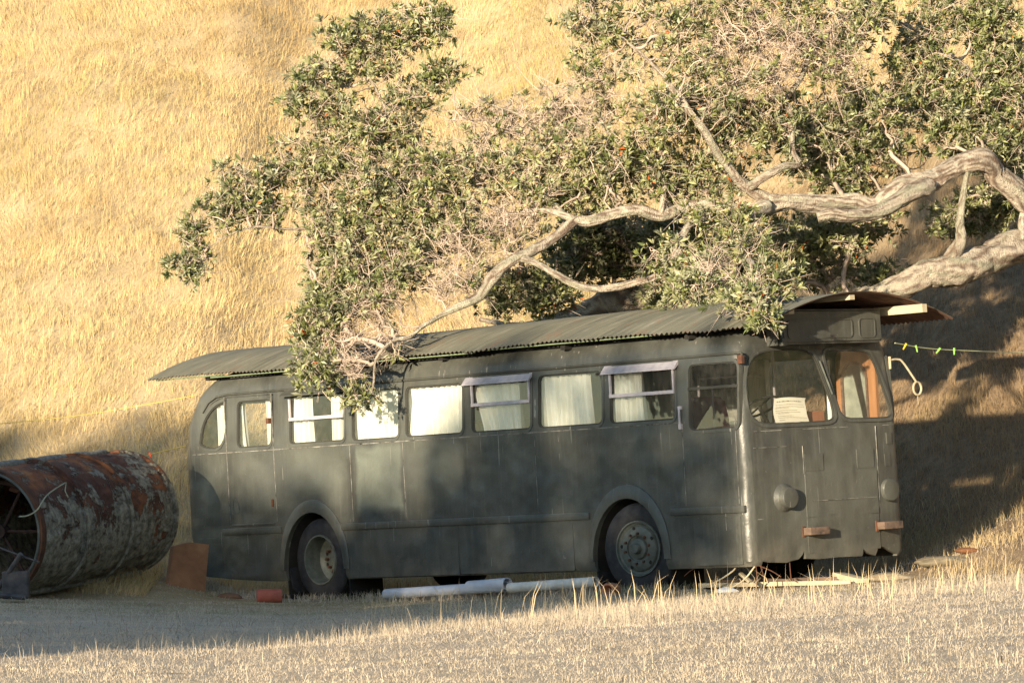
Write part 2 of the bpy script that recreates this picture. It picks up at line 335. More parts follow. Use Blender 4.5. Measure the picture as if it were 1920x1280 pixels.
def ring_pts(z, off):
    si = inset(z) + off
    fi = float(np.interp(z, [0, .06, 1.5, 2.36, 2.5, 2.62, 2.7, 2.78], [.02, 0, 0, .07, .09, .14, .2, .4])) + off
    ri = float(np.interp(z, [0, .1, .25, .5, 1.7, 2.0, 2.23, 2.41, 2.53, 2.61, 2.70, 2.78], [.22, .15, .03, .0, .0, .04, .12, .24, .38, .5, .75, 1.1])) + off
    rf = .13 + max(0, z - 2.4) * .7; rr = .28 + max(0, z - 2.2) * .5
    x0, x1, y0, y1 = -L + ri, -fi, si, W - si; pts = []
    def arc(cx, cy, r, a0, a1, n=9):
        for k in range(n):
            a = rad(a0 + (a1 - a0) * k / (n - 1)); pts.append((cx + r * math.cos(a), cy + r * math.sin(a)))
    arc(x1 - rf, y0 + rf, rf, -90, 0)
    for k in range(1, 10):
        t = k / 10; pts.append((x1 + .05 * (1 - (2 * t - 1) ** 2), y0 + rf + (y1 - y0 - 2 * rf) * t))
    arc(x1 - rf, y1 - rf, rf, 0, 90); arc(x0 + rr, y1 - rr, rr, 90, 180)
    for k in range(1, 6):
        t = k / 6; pts.append((x0, y1 - rr - (y1 - y0 - 2 * rr) * t))
    arc(x0 + rr, y0 + rr, rr, 180, 270); return pts
def shell():
    bm = bmesh.new(); zs = [p[0] for p in PROF]; rows = {}
    for key, off, zo in (('o', 0, 0), ('i', .045, 0)):
        rows[key] = [[bm.verts.new((x, y, z - (.045 if key == 'i' and z == zs[-1] else 0))) for x, y in ring_pts(z, off)] for z in zs]
    n = len(rows['o'][0])
    for key in 'oi':
        for a, b in zip(rows[key], rows[key][1:]):
            for k in range(n):
                f = (a[k], a[(k + 1) % n], b[(k + 1) % n], b[k]); bm.faces.new(f if key == 'o' else f[::-1])
        top = rows[key][-1]; bm.faces.new(top if key == 'o' else top[::-1])
    a, b = rows['o'][0], rows['i'][0]
    for k in range(n): bm.faces.new((b[k], b[(k + 1) % n], a[(k + 1) % n], a[k]))
    bmesh.ops.recalc_face_normals(bm, faces=bm.faces)
    me = bpy.data.meshes.new('body'); bm.to_mesh(me); bm.free(); return me
def rrect(x0, x1, z0, z1, r, n=5):
    pts = []
    for cx, cz, a0 in ((x1 - r, z0 + r, -90), (x1 - r, z1 - r, 0), (x0 + r, z1 - r, 90), (x0 + r, z0 + r, 180)):
        for k in range(n): a = rad(a0 + 90 * k / (n - 1)); pts.append((cx + r * math.cos(a), cz + r * math.sin(a)))
    return pts
def smooth_poly(pts, it=2):
    for _ in range(it):
        q = []
        for a, b in zip(pts, pts[1:] + pts[:1]): q += [(a[0] * .75 + b[0] * .25, a[1] * .75 + b[1] * .25), (a[0] * .25 + b[0] * .75, a[1] * .25 + b[1] * .75)]
        pts = q
    return pts
def grow(pts, d):
    n = len(pts); cx = sum(p[0] for p in pts) / n; cz = sum(p[1] for p in pts) / n; A = sum(pts[i][0] * pts[(i + 1) % n][1] - pts[(i + 1) % n][0] * pts[i][1] for i in range(n)); s = 1 if A > 0 else -1; out = []
    for i in range(n):
        a, b, c = Vector(pts[i - 1]), Vector(pts[i]), Vector(pts[(i + 1) % n]); t = (c - a).normalized(); out.append((b.x + s * t.y * d, b.y - s * t.x * d))
    return out
LEANX = .03
SIDE = [('quarter', smooth_poly([(-9.985, 1.70), (-9.44, 1.675), (-9.42, 2.285), (-9.50, 2.285), (-9.67, 2.235), (-9.80, 2.15), (-9.905, 2.03), (-9.965, 1.88)], 2)),
        ('w', rrect(-9.20, -8.49, 1.675, 2.275, .09)), ('w', rrect(-8.13, -7.04, 1.68, 2.285, .07)), ('w', rrect(-6.895, -5.995, 1.67, 2.285, .08)),
        ('w', rrect(-5.87, -4.80, 1.67, 2.285, .08)), ('w', rrect(-4.64, -3.57, 1.67, 2.31, .07)), ('w', rrect(-3.445, -2.325, 1.67, 2.295, .08)),
        ('w', rrect(-2.20, -1.10, 1.668, 2.31, .07)), ('w', rrect(-.885, -.085, 1.53, 2.28, .08))]
WSL = smooth_poly([(.10, 2.05), (.09, 1.78), (.13, 1.64), (.24, 1.56), (.40, 1.545), (1.20, 1.545), (1.34, 1.56), (1.395, 1.62), (1.36, 1.80), (1.25, 2.10), (1.18, 2.29), (1.08, 2.37), (.90, 2.395), (.50, 2.395), (.30, 2.36), (.17, 2.24)], 1)
WSR = smooth_poly([(1.31, 2.33), (1.33, 2.15), (1.435, 1.73), (1.47, 1.63), (1.57, 1.565), (1.80, 1.56), (2.20, 1.555), (2.33, 1.565), (2.365, 1.64), (2.31, 1.80), (2.20, 2.10), (2.11, 2.29), (2.02, 2.345), (1.80, 2.36), (1.40, 2.37)], 1)
ARCHF = [(-2.58, -.3)] + [(-1.975 + .61 * math.cos(rad(a)) * (1.0 if a > 90 else .97), .12 + .70 * math.sin(rad(a))) for a in range(180, -1, -10)] + [(-1.38, -.3)]
ARCHR = [(-8.33, -.3)] + [(-7.74 + .59 * math.cos(rad(a)), .13 + .705 * math.sin(rad(a))) for a in range(180, -1, -10)] + [(-7.14, -.3)]
JAG = [(.14, -.2), (.17, .05), (.24, .045), (.25, .035), (.53, .016), (.57, .03), (.69, .045), (.745, .09), (.78, .135), (.80, .045), (1.0, .03), (1.3, .035), (1.70, .025), (1.708, .12), (1.745, .085), (1.80, .05), (1.92, .02), (1.935, .06), (1.97, .13), (2.05, .115), (2.2, .05), (2.3, .02), (2.36, -.2)]
sideM = lambda u, v, d: (u, d, v)
frontM = lambda u, v, d: (d, u, v)
def boolean_body():
    me = shell(); o = link('body', me, M['paint'])
    def cut(mb):
        cme = bpy.data.meshes.new('cut'); bmesh.ops.recalc_face_normals(mb.bm, faces=mb.bm.faces); mb.bm.to_mesh(cme); mb.bm.free(); c = bpy.data.objects.new('cut', cme); COL.objects.link(c)
        md = o.modifiers.new('b', 'BOOLEAN'); md.operation = 'DIFFERENCE'; md.solver = 'EXACT'; md.object = c
        dg = bpy.context.evaluated_depsgraph_get(); new = bpy.data.meshes.new_from_object(o.evaluated_get(dg)); o.modifiers.clear(); o.data = new; bpy.data.objects.remove(c)
    mb = MB()
    for k, (n, p) in enumerate(SIDE): mb.prism(p, sideM, -.3, W + .3 if k else .6)
    for p in (ARCHF, ARCHR): mb.prism(p, sideM, -.3, W + .3)
    mb.prism([(-10.6, -.3), (-10.6, .16), (-10.2, .12), (-9.9, .08), (-9.4, .04), (-8.9, .012), (-8.6, -.001), (-8.6, -.3)], sideM, -.31, W + .31)
    cut(mb)
    mb = MB(); mb.prism(WSL, frontM, -.5, .4); mb.prism(WSR, frontM, -.5, .4); mb.prism(JAG, frontM, -.25, .35); mb.prism(rrect(.80, 1.78, 1.62, 2.26, .08), frontM, -L - .3, -L + 1.0)
    cut(mb)
    me = o.data; me.polygons.foreach_set('use_smooth', [True] * len(me.polygons)); me.set_sharp_from_angle(angle=rad(28)); return o
body = boolean_body(); body.parent = bus; body.location = (0, 0, WZ)

# dividing seams, raised panels, trim strips on the near side (all parts of the bus)
def strip(name, x0, x1, z0, z1, y1, m='paint', bev=.008):
    return bp(MB().box(x0, x1, -y1, .02, z0, z1, None, bev), name, M[m], None, 40)
for x0, x1, s in ((-9.555, -8.355, .0), (-7.165, -2.62, .0), (-1.25, -.05, .0)): strip('rub_strip', x0, x1, .60, .680, .028)
strip('rub_strip', -9.36, -8.50, .705, .73, .022, 'paint', .006)
def panel(name, u0, u1, v0, v1, mapf, d0, d1, m='paint', r=.01):
    mb = MB(); mb.prism(rrect(u0, u1, v0, v1, r, 3), mapf, d0, d1); return bp(mb, name, M[m], None, 40)
for x0, x1, z0, z1 in ((-4.96, -2.93, .02, .575), (-.895, -.13, .03, .565), (-7.05, -4.985, .015, .585)):
    panel('skirt_panel', x0, x1, z0, z1, sideM, -.009, .012)
mb = MB()
for x in (-9.41, -8.45): mb.box(x - .005, x + .005, -.004, .01, .74, 2.33)
for x in (-6.945, -5.93, -3.52, -1.0, -.14): mb.box(x - .004, x + .004, -.003, .01, .70, 1.62)
mb.box(-10.12, -.95, -.004, .01, 1.628, 1.640); mb.box(-10.1, -9.2, -.004, .02, .565, .573)
bp(mb, 'panel_seam', M['seam'])
mb = MB()   # rain gutter above the windows
g = [(-9.9, 2.16), (-9.78, 2.28), (-9.62, 2.345), (-9.4, 2.365), (-6, 2.36), (-3, 2.358), (-.02, 2.362), (.0, 2.33)]
mb.tube([(x, inset(z) - .012, z) for x, z in g], .014, 6); bp(mb, 'rain_gutter', M['paint'], None, 60)
mb = MB(); g = [(-10.02, 1.66), (-10.03, 1.85), (-9.97, 2.02), (-9.84, 2.19), (-9.70, 2.28), (-9.55, 2.325), (-9.3, 2.33), (-8.46, 2.322)]
mb.tube([(x, inset(z) - .003 + max(0, -9.7 - x) ** 2 * 1.0, z) for x, z in g], .009, 6); bp(mb, 'door_molding', M['paint'], None, 60)
# wheel arch flares
for p0, nm in ((ARCHF, 0), (ARCHR, 1)):
    cx = -1.975 if nm == 0 else -7.74; inner = p0[1:-1]; outer = []
    for (x, z) in inner:
        dx, dz = x - cx, z - .12; l = math.hypot(dx, dz); wd = .085 + .07 * max(0, dz / .7); outer.append((x + dx / l * wd, z + dz / l * wd))
    mb = MB(); n = len(inner); a = []
    for (pts, d) in ((inner, .01), (outer, .01), (outer, -.012), ([((i[0] * .5 + o_[0] * .5), (i[1] * .5 + o_[1] * .5)) for i, o_ in zip(inner, outer)], -.034), (inner, -.03)):
        a.append([mb.bm.verts.new((x, d, z)) for x, z in pts])
    for r0, r1 in zip(a, a[1:]):
        for k in range(n - 1): mb.bm.faces.new((r0[k], r0[k + 1], r1[k + 1], r1[k]))
    for k in range(n - 1): mb.bm.faces.new((a[-1][k], a[-1][k + 1], a[0][k + 1], a[0][k]))
    bp(mb, 'wheel_arch_trim', M['paint'], None, 50)
    mb = MB(); mb.ring([(x, z) for x, z in grow(p0, .03)], p0, sideM, .04, .55); mb.prism(p0, sideM, .55, .57); bp(mb, 'wheel_well', M['dark'])
# windows: frame, pane, sash bar, visor
def sideS(u, v, d): return (u, inset(v) + d, v)
def window(outl, sash=None, visor=None, m='paint', wdt=.028):
    mb = MB(); mb.ring(grow(outl, wdt), grow(outl, -.006), sideS, -.009, .05); fr = bp(mb, 'window', M[m], None, 40)
    mb = MB(); mb.ring(grow(outl, -.004), grow(outl, -.022), sideS, .004, .03); mb.build('seal', M['seal'], fr)
    mb = MB(); vs = [mb.bm.verts.new(sideS(u, v, .018)) for u, v in grow(outl, -.01)]; mb.bm.faces.new(vs); mb.build('glass_pane', M['glass'], fr)
    if sash:
        mb = MB(); x0, x1, z0, dz = sash; y = inset(z0); mb.box(x0, x1, y - .022, y + .012, z0 - .018, z0 + .022, None, .004)
        mb.box(x0, x0 + .022, y - .016, y + .012, z0, outl[6][1] + .0, None, .004); mb.box(x1 - .022, x1, y - .016, y + .012, z0, outl[6][1], None, .004)
        mb.build('sliding_sash', M['alu'], fr, 40)
    if visor:
        mb = MB(); x0, x1, z0, z1 = visor; y = inset(z1)
        mb.prism([(y - .002, z1), (y - .075, z0 + .005), (y - .075, z0 - .008), (y - .06, z0 - .008), (y + .03, z1 - .02)], lambda u, v, d: (d, u, v), x0, x1); mb.build('rain_visor', M['alu'], fr, 40)
    return fr
for k, (n, p) in enumerate(SIDE):
    sash = {2: (-8.12, -7.05, 1.99, 0), 5: (-4.63, -3.58, 2.0, 0), 7: (-2.19, -1.11, 1.985, 0)}.get(k)
    vis = {5: (-4.75, -3.55, 2.245, 2.33), 7: (-2.29, -1.055, 2.245, 2.335)}.get(k)
    fr = window(p, sash, vis)
    if k == 2: mb = MB(); mb.prism([(.02, 2.36), (-.07, 2.29), (-.07, 2.275), (.03, 2.335)], lambda u, v, d: (d, u, v), -8.19, -7.00); mb.build('rain_visor', M['paint'], fr, 40)
    if k == 8:
        mb = MB(); y = inset(2.0); mb.box(-.885, -.085, y - .012, y + .02, 1.985, 2.02, None, .004); mb.box(-.51, -.495, y + .002, y + .02, 1.54, 1.985); mb.build('sash_bar', M['seal'], fr)
# far side panes
farS = lambda u, v, d: (u, W - inset(v) - d, v)
for k, (n, p) in enumerate(SIDE[1:]):
    mb = MB(); mb.ring(grow(p, .02), grow(p, -.01), farS, -.006, .05); fr = bp(mb, 'window', M['paint'])
    mb = MB(); mb.bm.faces.new([mb.bm.verts.new(farS(u, v, .02)) for u, v in grow(p, -.008)]); mb.build('glass_pane', M['glass'], fr)
# windscreen
def fx(y, z):
    fi = float(np.interp(z, [0, .06, 1.5, 2.36, 2.5], [.02, 0, 0, .07, .09])); si = inset(z); rf = .13; y0, y1 = si + rf, W - si - rf
    if y < y0: return -fi - rf + math.sqrt(max(0, rf * rf - (y0 - y) ** 2))
    if y > y1: return -fi - rf + math.sqrt(max(0, rf * rf - (y - y1) ** 2))
    t = (y - y0) / (y1 - y0); return -fi + .05 * (1 - (2 * t - 1) ** 2)
frS = lambda u, v, d: (fx(u, v) + d, u, v)
def grid_pane(outl, d):
    """fill an outline with a fan following the curved front"""
    mb = MB(); n = len(outl); cx = sum(p[0] for p in outl) / n; cz = sum(p[1] for p in outl) / n; c = mb.bm.verts.new(frS(cx, cz, d)); prev = None
    rows = []
    for t in (.25, .5, .75, 1.0): rows.append([mb.bm.verts.new(frS(cx + (u - cx) * t, cz + (v - cz) * t, d)) for u, v in outl])
    for k in range(n):
        mb.bm.faces.new((c, rows[0][k], rows[0][(k + 1) % n]))
        for a, b in zip(rows, rows[1:]): mb.bm.faces.new((a[k], b[k], b[(k + 1) % n], a[(k + 1) % n]))
    return mb
for p in (WSL, WSR):
    mb = MB(); mb.ring(grow(p, .028), grow(p, -.008), frS, .010, -.03); fr = bp(mb, 'windscreen', M['paint'], None, 50)
    mb = MB(); mb.ring(grow(p, -.004), grow(p, -.022), frS, .004, -.02); mb.build('seal', M['seal'], fr, 50)
    grid_pane(grow(p, -.012), -.008).build('glass_pane', M['screen'], fr, 60)
mb = MB(); mb.tube([frS(1.22, 2.24, .02), frS(1.30, 2.02, .022), frS(1.36, 1.86, .022)], .011, 6); bp(mb, 'wiper_arm', M['rim'])
# destination box
mb = MB(); prof = [(.52, 2.43), (2.04, 2.425), (2.10, 2.44), (2.10, 2.80), (.52, 2.82)]
mb.prism(prof, frontM, -.25, .155)
bmesh.ops.bevel(mb.bm, geom=[e for e in mb.bm.edges if all(v.co.x > .1 for v in e.verts)], offset=.025, segments=3, affect='EDGES')
dbox = bp(mb, 'destination_box', M['paint'], None, 40)
for (a, b, c, d) in ((.60, 1.62, 2.485, 2.70), (1.72, 1.985, 2.475, 2.705)):
    mb = MB(); o_ = rrect(a, b, c, d, .05); mb.ring(o_, grow(o_, -.014), frontM, .150, .166); mb.build('raised_frame', M['paint'], dbox, 40)
mb = MB(); mb.box(.12, .175, .50, .56, 2.415, 2.50, None, .006); mb.box(-.02, .13, .44, .475, 2.42, 2.75, None, .006); mb.build('bracket', M['paint'], dbox)
mb = MB(); o_ = rrect(2.155, 2.245, 2.49, 2.67, .035); mb.ring(o_, grow(o_, -.014), frS, -.01, .022); bp(mb, 'grab_loop', M['paint'], None, 40)
# front panels, headlamps, bumper blocks
for (a, b, c, d, t) in ((.86, 1.14, 1.015, 1.205, .006), (1.685, 1.97, 1.015, 1.228, .006), (.845, 2.0, .50, .985, .011), (.845, 2.0, .10, .495, .007), (2.16, 2.26, 1.02, 1.16, .005), (2.21, 2.30, 1.27, 1.40, .005)):
    mb = MB(); mb.prism(rrect(a, b, c, d, .008, 3), frS, -.02, t); bp(mb, 'front_panel', M['paint'], None, 40)
mb = MB()
for (a, b, c, d) in ((.13, 2.36, .512, .518), (.15, 2.36, 1.482, 1.49), (.838, .843, .99, 1.3), (2.03, 2.035, .56, 1.48), (.93, 1.98, .678, .684), (.13, .60, 1.30, 1.305)): mb.prism([(a, c), ((a + b) / 2, c), (b, c), (b, d), ((a + b) / 2, d), (a, d)], frS, -.02, .013 if (a, c) == (.93, .678) else .004)
bp(mb, 'front_seam', M['seam'])
Mx = Matrix(((0, 0, 1, 0), (1, 0, 0, 0), (0, 1, 0, 0), (0, 0, 0, 1)))
def lamp(y, z, prof): bp(MB().lathe(prof, Matrix.Translation((fx(y, z) - .01, y, z)) @ Mx, 36), 'headlamp', M['paint'], None, 35)
lamp(.535, .735, [(.165, -.01), (.165, .005), (.150, .02), (.125, .045), (.118, .10), (.112, .112), (.09, .116), (.0, .118)])
lamp(2.19, .752, [(.13, -.02), (.128, .055), (.122, .068), (.10, .073), (.0, .076)])
for y, z in ((.925, .345), (2.09, .352)):
    mb = MB(); mb.box(.05, .17, y - .15, y + .15, z - .04, z + .045, Matrix.Translation((0, 0, 0)) @ Matrix.Rotation(rad(random.uniform(-2, 2)), 4, 'X') if 0 else None, .008)
    bp(mb, 'bumper_block', M['oldwood'], None, 50)
    bp(MB().box(-.02, .05, y - .16, y - .12, z - .06, z + .06), 'bumper_bracket', M['ironrust'])
# hanging wires under the front corner
for i, pts in enumerate([[(-.35, .1, .02), (-.36, .05, -.04), (-.50, -.05, -.14), (-.72, -.12, -.22), (-.86, -.15, -.25)], [(-.02, .06, .0), (-.06, -.02, -.1), (-.14, -.06, -.17), (-.30, -.1, -.24)],
           [(.0, .06, .01), (.02, .05, -.12), (.01, .04, -.24)], [(.03, .1, .01), (.05, .12, -.12), (.03, .13, -.25)], [(.02, .08, .01), (.10, .2, -.06), (.16, .28, -.13)], [(.0, .58, .05), (.0, .585, -.1), (.01, .58, -.18)],
           [(-.98, .05, .0), (-1.05, .04, -.03), (-1.12, .02, -.08)]]):
    bp(MB().tube(spline(pts, 4).tolist(), .009 if i < 2 else .006, 6), 'hanging_wire', M['timber'] if i < 2 else M['twigc'] if 'twigc' in M else M['ironrust'])
# latches, filler flap, stays
bp(MB().box(-8.53, -8.48, -.04, .03, 1.96, 2.03, None, .006), 'door_hinge', M['ironrust'])
bp(MB().box(-8.53, -8.50, -.02, .02, .93, 1.02, None, .005), 'door_hinge', M['ironrust'])
mb = MB(); o_ = smooth_poly([(-9.34, .86), (-9.2, .86), (-9.21, .95), (-9.27, 1.05), (-9.34, 1.06)], 1); mb.ring(o_, grow(o_, -.012), sideM, -.004, .01); bp(mb, 'flap_catch', M['rim'])
mb = MB(); mb.tube([(-1.02, -.012, 1.60), (-1.015, -.02, 1.78), (-1.01, -.012, 1.80)], .014, 8); mb.box(-1.04, -.99, -.02, .02, 1.78, 1.82, None, .004); mb.box(-1.03, -.99, -.03, .02, 1.56, 1.62, None, .004); bp(mb, 'mirror_bracket', M['alu'])
bp(MB().box(-.075, .0, .02, .05 + .02, 2.24, 2.34, None, .008), 'marker_lamp', M['ironrust'])
# mirror arm on the far front corner
fc = (-.06, W - .05)
mb = MB(); mb.tube(spline([(-.05, 2.40, 2.22), (-.05, 2.52, 2.225), (-.04, 2.60, 2.19), (-.02, 2.78, 1.96)], 5).tolist(), .013, 8)
mb.tube([(-.05, 2.40, 2.12), (-.05, 2.40, 2.26)], .016, 8)
ringp = [( -.02, 2.79 + .065 * math.sin(a), 1.885 + .075 * math.cos(a)) for a in np.linspace(0, 2 * math.pi, 17)]; mb.tube(ringp, .013, 6, False)
mb.tube([(-.02, 2.79, 1.81), (-.02, 2.79, 1.70)], .004, 5); bp(mb, 'mirror_arm', M['timber'], None, 60)

# ------------------------------------------------------------------ wheels
My = Matrix(((1, 0, 0, 0), (0, 0, -1, 0), (0, 1, 0, 0), (0, 0, 0, 1)))    # local z -> -y (outwards on the near side)
def wheel(x, y, z, Rr, wd, dual, steer=0, name='wheel'):
    hub = empty(name, (x, y, z + WZ), bus); hub.rotation_euler = (0, 0, steer)
    def l(prof, nm, m, sm=35, seg=48): o = MB().lathe(prof, My, seg).build(nm, M[m], hub, sm); return o
    rr = Rr * .60; h = wd
    l([(rr * .98, 0), (rr, h * .02), (rr * 1.05, h * .05), (Rr * .80, h * .06), (Rr * .93, h * .0), (Rr * .985, -h * .06), (Rr, -h * .12)] +
      [pp for k in range(4) for pp in ((Rr, -h * (.16 + .19 * k)), (Rr - .014, -h * (.17 + .19 * k)), (Rr - .014, -h * (.20 + .19 * k)), (Rr, -h * (.21 + .19 * k)))] +
      [(Rr, -h * .86), (Rr * .985, -h * .94), (Rr * .93, -h), (Rr * .8, -h * 1.03), (rr, -h)], 'tyre', 'rubber')
    if dual:   # deep dish
        l([(rr * 1.02, .01), (rr * 1.0, .03), (rr * .95, .03), (rr * .92, .0), (rr * .90, -.05), (rr * .88, -.19), (rr * .74, -.22), (rr * .70, -.235), (rr * .30, -.225), (rr * .26, -.19), (rr * .2, -.18), (0, -.18)], 'rim', 'rim')
        for k in range(8):
            mb = MB()
            a = k * math.pi / 4; mb.lathe([(.018, -.22), (.018, -.17), (0, -.17)], My @ Matrix.Translation((rr * .45 * math.cos(a), rr * .45 * math.sin(a), 0)), 6)
            mb.build('wheel_nut', M['ironrust'], hub)
        for k in range(8):
            mb = MB()
            a = (k + .5) * math.pi / 4; mb.lathe([(.026, -.231), (0, -.2305)], My @ Matrix.Translation((rr * .585 * math.cos(a), rr * .585 * math.sin(a), .008)), 12)
            mb.build('vent_hole', M['dark'], hub)
    else:
        l([(rr * 1.02, .015), (rr * 1.01, .035), (rr * .96, .035), (rr * .93, .01), (rr * .85, -.005), (rr * .80, .02), (rr * .60, .045), (rr * .48, .04), (rr * .46, .02), (rr * .40, .01), (rr * .36, .04), (rr * .2, .05), (rr * .19, .085), (rr * .15, .10), (0, .10)], 'rim', 'rim')
        for k in range(10):
            mb = MB()
            a = k * math.pi / 5 + .2; mb.lathe([(.017, .03), (.017, .062), (.012, .07), (0, .07)], My @ Matrix.Translation((rr * .55 * math.cos(a), rr * .55 * math.sin(a), 0)), 6)
            mb.build('wheel_nut', M['ironrust'], hub)
        for k in range(5):
            mb = MB()
            a = k * math.pi / 2.5 + .5; mb.lathe([(.022, .024), (0, .0245)], My @ Matrix.Translation((rr * .74 * math.cos(a), rr * .74 * math.sin(a), .010)), 12)
            mb.build('vent_hole', M['dark'], hub)
    return hub
wheel(-1.87, .05, .245, .52, .30, False, rad(10)); wheel(-7.70, .07, .245, .51, .27, True); wheel(-7.70, .40, .245, .51, .27, False)
for xx in (-1.87, -7.70): wheel(xx, W + .2 - .5, .245, .51, .28, False)
for x, z0, z1, y0, y1 in ((-2.66, -.12, .30, .04, .40), (-8.37, -.15, .28, .06, .42)):
    mb = MB(); mb.prism([(y0, z0 + .05), (y0 + .05, z0), (y1 - .05, z0), (y1, z0 + .05), (y1, z1), (y0, z1)], lambda u, v, d: (d + (.3 - v) * .2, u, v), x, x + .015); bp(mb, 'mud_flap', M['rubber'])
mb = MB(); mb.box(-9.9, -.2, .45, .60, .05, .32); mb.box(-9.9, -.2, 1.85, 2.0, .05, .32); mb.box(-6.6, -5.0, .8, 1.7, -.02, .3); mb.box(-7.78, -7.62, .3, 2.2, .16, .33); mb.box(-1.95, -1.8, .3, 2.2, .12, .28); mb.box(-3.9, -2.9, .25, .7, .0, .32)
bp(mb, 'chassis', M['dark'])
# ------------------------------------------------------------------ inside of the bus
mb = MB(); mb.box(-9.9, -.14, .62, W - .62, .53, .56); bp(mb, 'floor', M['inside'])
mb = MB(); mb.box(-.45, -.07, .10, W - .12, 1.35, 1.46, None, .02); bp(mb, 'dashboard', M['inside'])
def seat(x, y, col, w=.48, ztop=1.95):
    mb = MB(); mb.prism(smooth_poly([(y - w / 2, 1.1), (y + w / 2, 1.1), (y + w / 2, ztop - .08), (y + w * .3, ztop), (y - w * .3, ztop), (y - w / 2, ztop - .08)], 1), lambda u, v, d: (d - (v - 1.1) * .12, u, v), x - .12, x)
    mb.box(x - .02, x + .45, y - w / 2, y + w / 2, 1.0, 1.12, None, .03); mb.box(x + .05, x + .3, y - .1, y + .1, .56, 1.0); return bp(mb, 'seat', col, None, 40)
seatm = noisy('maroon_vinyl', (.05, .016, .02), (.09, .03, .035), 5, .6, .1)
seat(-1.10, .62, seatm, .54, 1.92); seat(-2.6, 1.85, seatm, .9, 1.55)
mb = MB(); mb.tube([(-.95, 1.42, .56), (-.95, 1.42, 2.55)], .016, 8); bp(mb, 'grab_pole', M['alu'])
mb = MB(); mb.tube(spline([(-1.65, .9, .56), (-1.65, .9, 2.0), (-1.65, .95, 2.12), (-1.65, 1.15, 2.14), (-1.65, 1.9, 2.14)], 4).tolist(), .016, 8); bp(mb, 'grab_pole', M['alu'])
mb = MB(); mb.tube([(-.86, 2.2, .56), (-.86, 2.2, 2.27)], .028, 10); bp(mb, 'grab_pole', noisy('white_pole', (.7, .7, .66), (.8, .8, .76), 4, .5, 0))
mb = MB(); Ms = Matrix.Translation((-.38, .62, 1.76)) @ Matrix.Rotation(rad(-28), 4, 'Y'); ringp = [Ms @ Vector((.23 * math.cos(a), .23 * math.sin(a), 0)) for a in np.linspace(0, 2 * math.pi, 25)]
mb.tube(ringp, .014, 8, False); mb.tube([Ms @ Vector((-.22, 0, 0)), Ms @ Vector((.22, 0, 0))], .012, 6); mb.tube([Ms @ Vector((0, 0, 0)), Ms @ Vector((.05, 0, -.6))], .025, 8); bp(mb, 'steering_wheel', M['rubber'])
# door with arched glass on the far side, just behind the windscreen
mb = MB(); arch = [(-.98, 1.25)] + [(-.98 + .0, 1.25)][0:0] + [(-.59, 1.25)] + [(-.785 + .195 * math.cos(rad(a)), 2.02 + .195 * math.sin(rad(a))) for a in range(0, 181, 20)]
dm = lambda u, v, d: (u, W - .16 - d, v)
outer = [(-1.04, 1.19), (-.53, 1.19)] + [(-.785 + .255 * math.cos(rad(a)), 2.02 + .255 * math.sin(rad(a))) for a in range(0, 181, 20)]
box_o = [(-1.06, .60), (-.44, .60)] + [(-.44 if a < 90 else -1.06, 2.02 + .3 * math.sin(rad(a)) ) for a in range(0, 81, 20)] + [(-.62, 2.34)] + [(-1.06, 2.34 - .0001 * a) for a in range(100, 181, 20)]
arch2 = [(-.67, 1.22), (-.28, 1.22)] + [(-.475 + .195 * math.cos(rad(a)), 2.02 + .195 * math.sin(rad(a))) for a in range(0, 181, 20)]
mb.ring([(-.77, .6), (-.14, .6), (-.14, 2.02), (-.14, 2.15), (-.14, 2.3), (-.2, 2.36), (-.34, 2.36), (-.49, 2.36), (-.61, 2.36), (-.71, 2.36), (-.77, 2.3), (-.77, 2.02)], arch2, dm, .0, .04)
door = bp(mb, 'entry_door', M['wood'])
mb = MB(); mb.ring(grow(arch2, .02), grow(arch2, -.01), dm, .035, .055); mb.build('arch_trim', M['oldwood'], door)
mb = MB(); mb.prism(arch2, dm, .01, .022); mb.build('frosted_glass', noisy('frosted_door_glass', (.16, .19, .16), (.30, .33, .28), 7, .35, .2), door)
bp(MB().box(-4.2, -1.3, W - .62, W - .12, .56, 1.5), 'cupboard', M['wood'])
bp(MB().box(-5.6, -4.6, .75, 1.1, 1.80, 1.84), 'shelf', M['wood'])
o = bp(MB().lathe([(.0, 0), (.07, 0), (.12, .05), (.13, .11), (.11, .12), (0, .12)], Matrix.Translation((-5.18, .85, 1.842)), 20), 'bowl', noisy('green_enamel', (.30, .48, .30), (.38, .56, .38), 3, .4, 0), None, 50)
bp(MB().box(-9.9, -6.2, W - .9, W - .15, .56, 1.45), 'cupboard', M['inside'])
bp(MB().box(-7.4, -6.5, .2, .7, .56, 1.5), 'cupboard', M['inside'])
# curtains
def curtain(x0b, x1b, x0t, x1t, y=.13, z0=1.6, z1=2.33, folds=None, amp=.05, m='curtain', far=False, seed=0):
    rs = random.Random(seed + int(x0b * 100)); nu = 90; nv = 10; wdt = x1b - x0b; f = folds or max(3, int(abs(wdt) / .11)); V = []; ph = [rs.uniform(0, 6.28) for _ in range(4)]
    for j in range(nv + 1):
        t = j / nv; z = z0 + (z1 - z0) * t
        for i in range(nu + 1):
            s = i / nu; x = (x0b + (x1b - x0b) * s) * (1 - t) + (x0t + (x1t - x0t) * s) * t
            w = math.sin(s * f * 6.28 + ph[0] + .8 * math.sin(s * 5 + ph[1])) * .7 + .5 * math.sin(s * f * 2.3 * 6.28 + ph[2] + t)
            V.append((x + .012 * math.sin(t * 3 + s * 9), y + amp * w * (1 - .35 * t), z))
    a = np.arange((nu + 1) * (nv + 1)).reshape(nv + 1, nu + 1); qd = np.stack([a[:-1, :-1], a[:-1, 1:], a[1:, 1:], a[1:, :-1]], -1).reshape(-1, 4)
    o = link('curtain', np_mesh('curtain', V, [qd], smooth=True), M[m], bus); o.location = (0, 0, WZ); return o
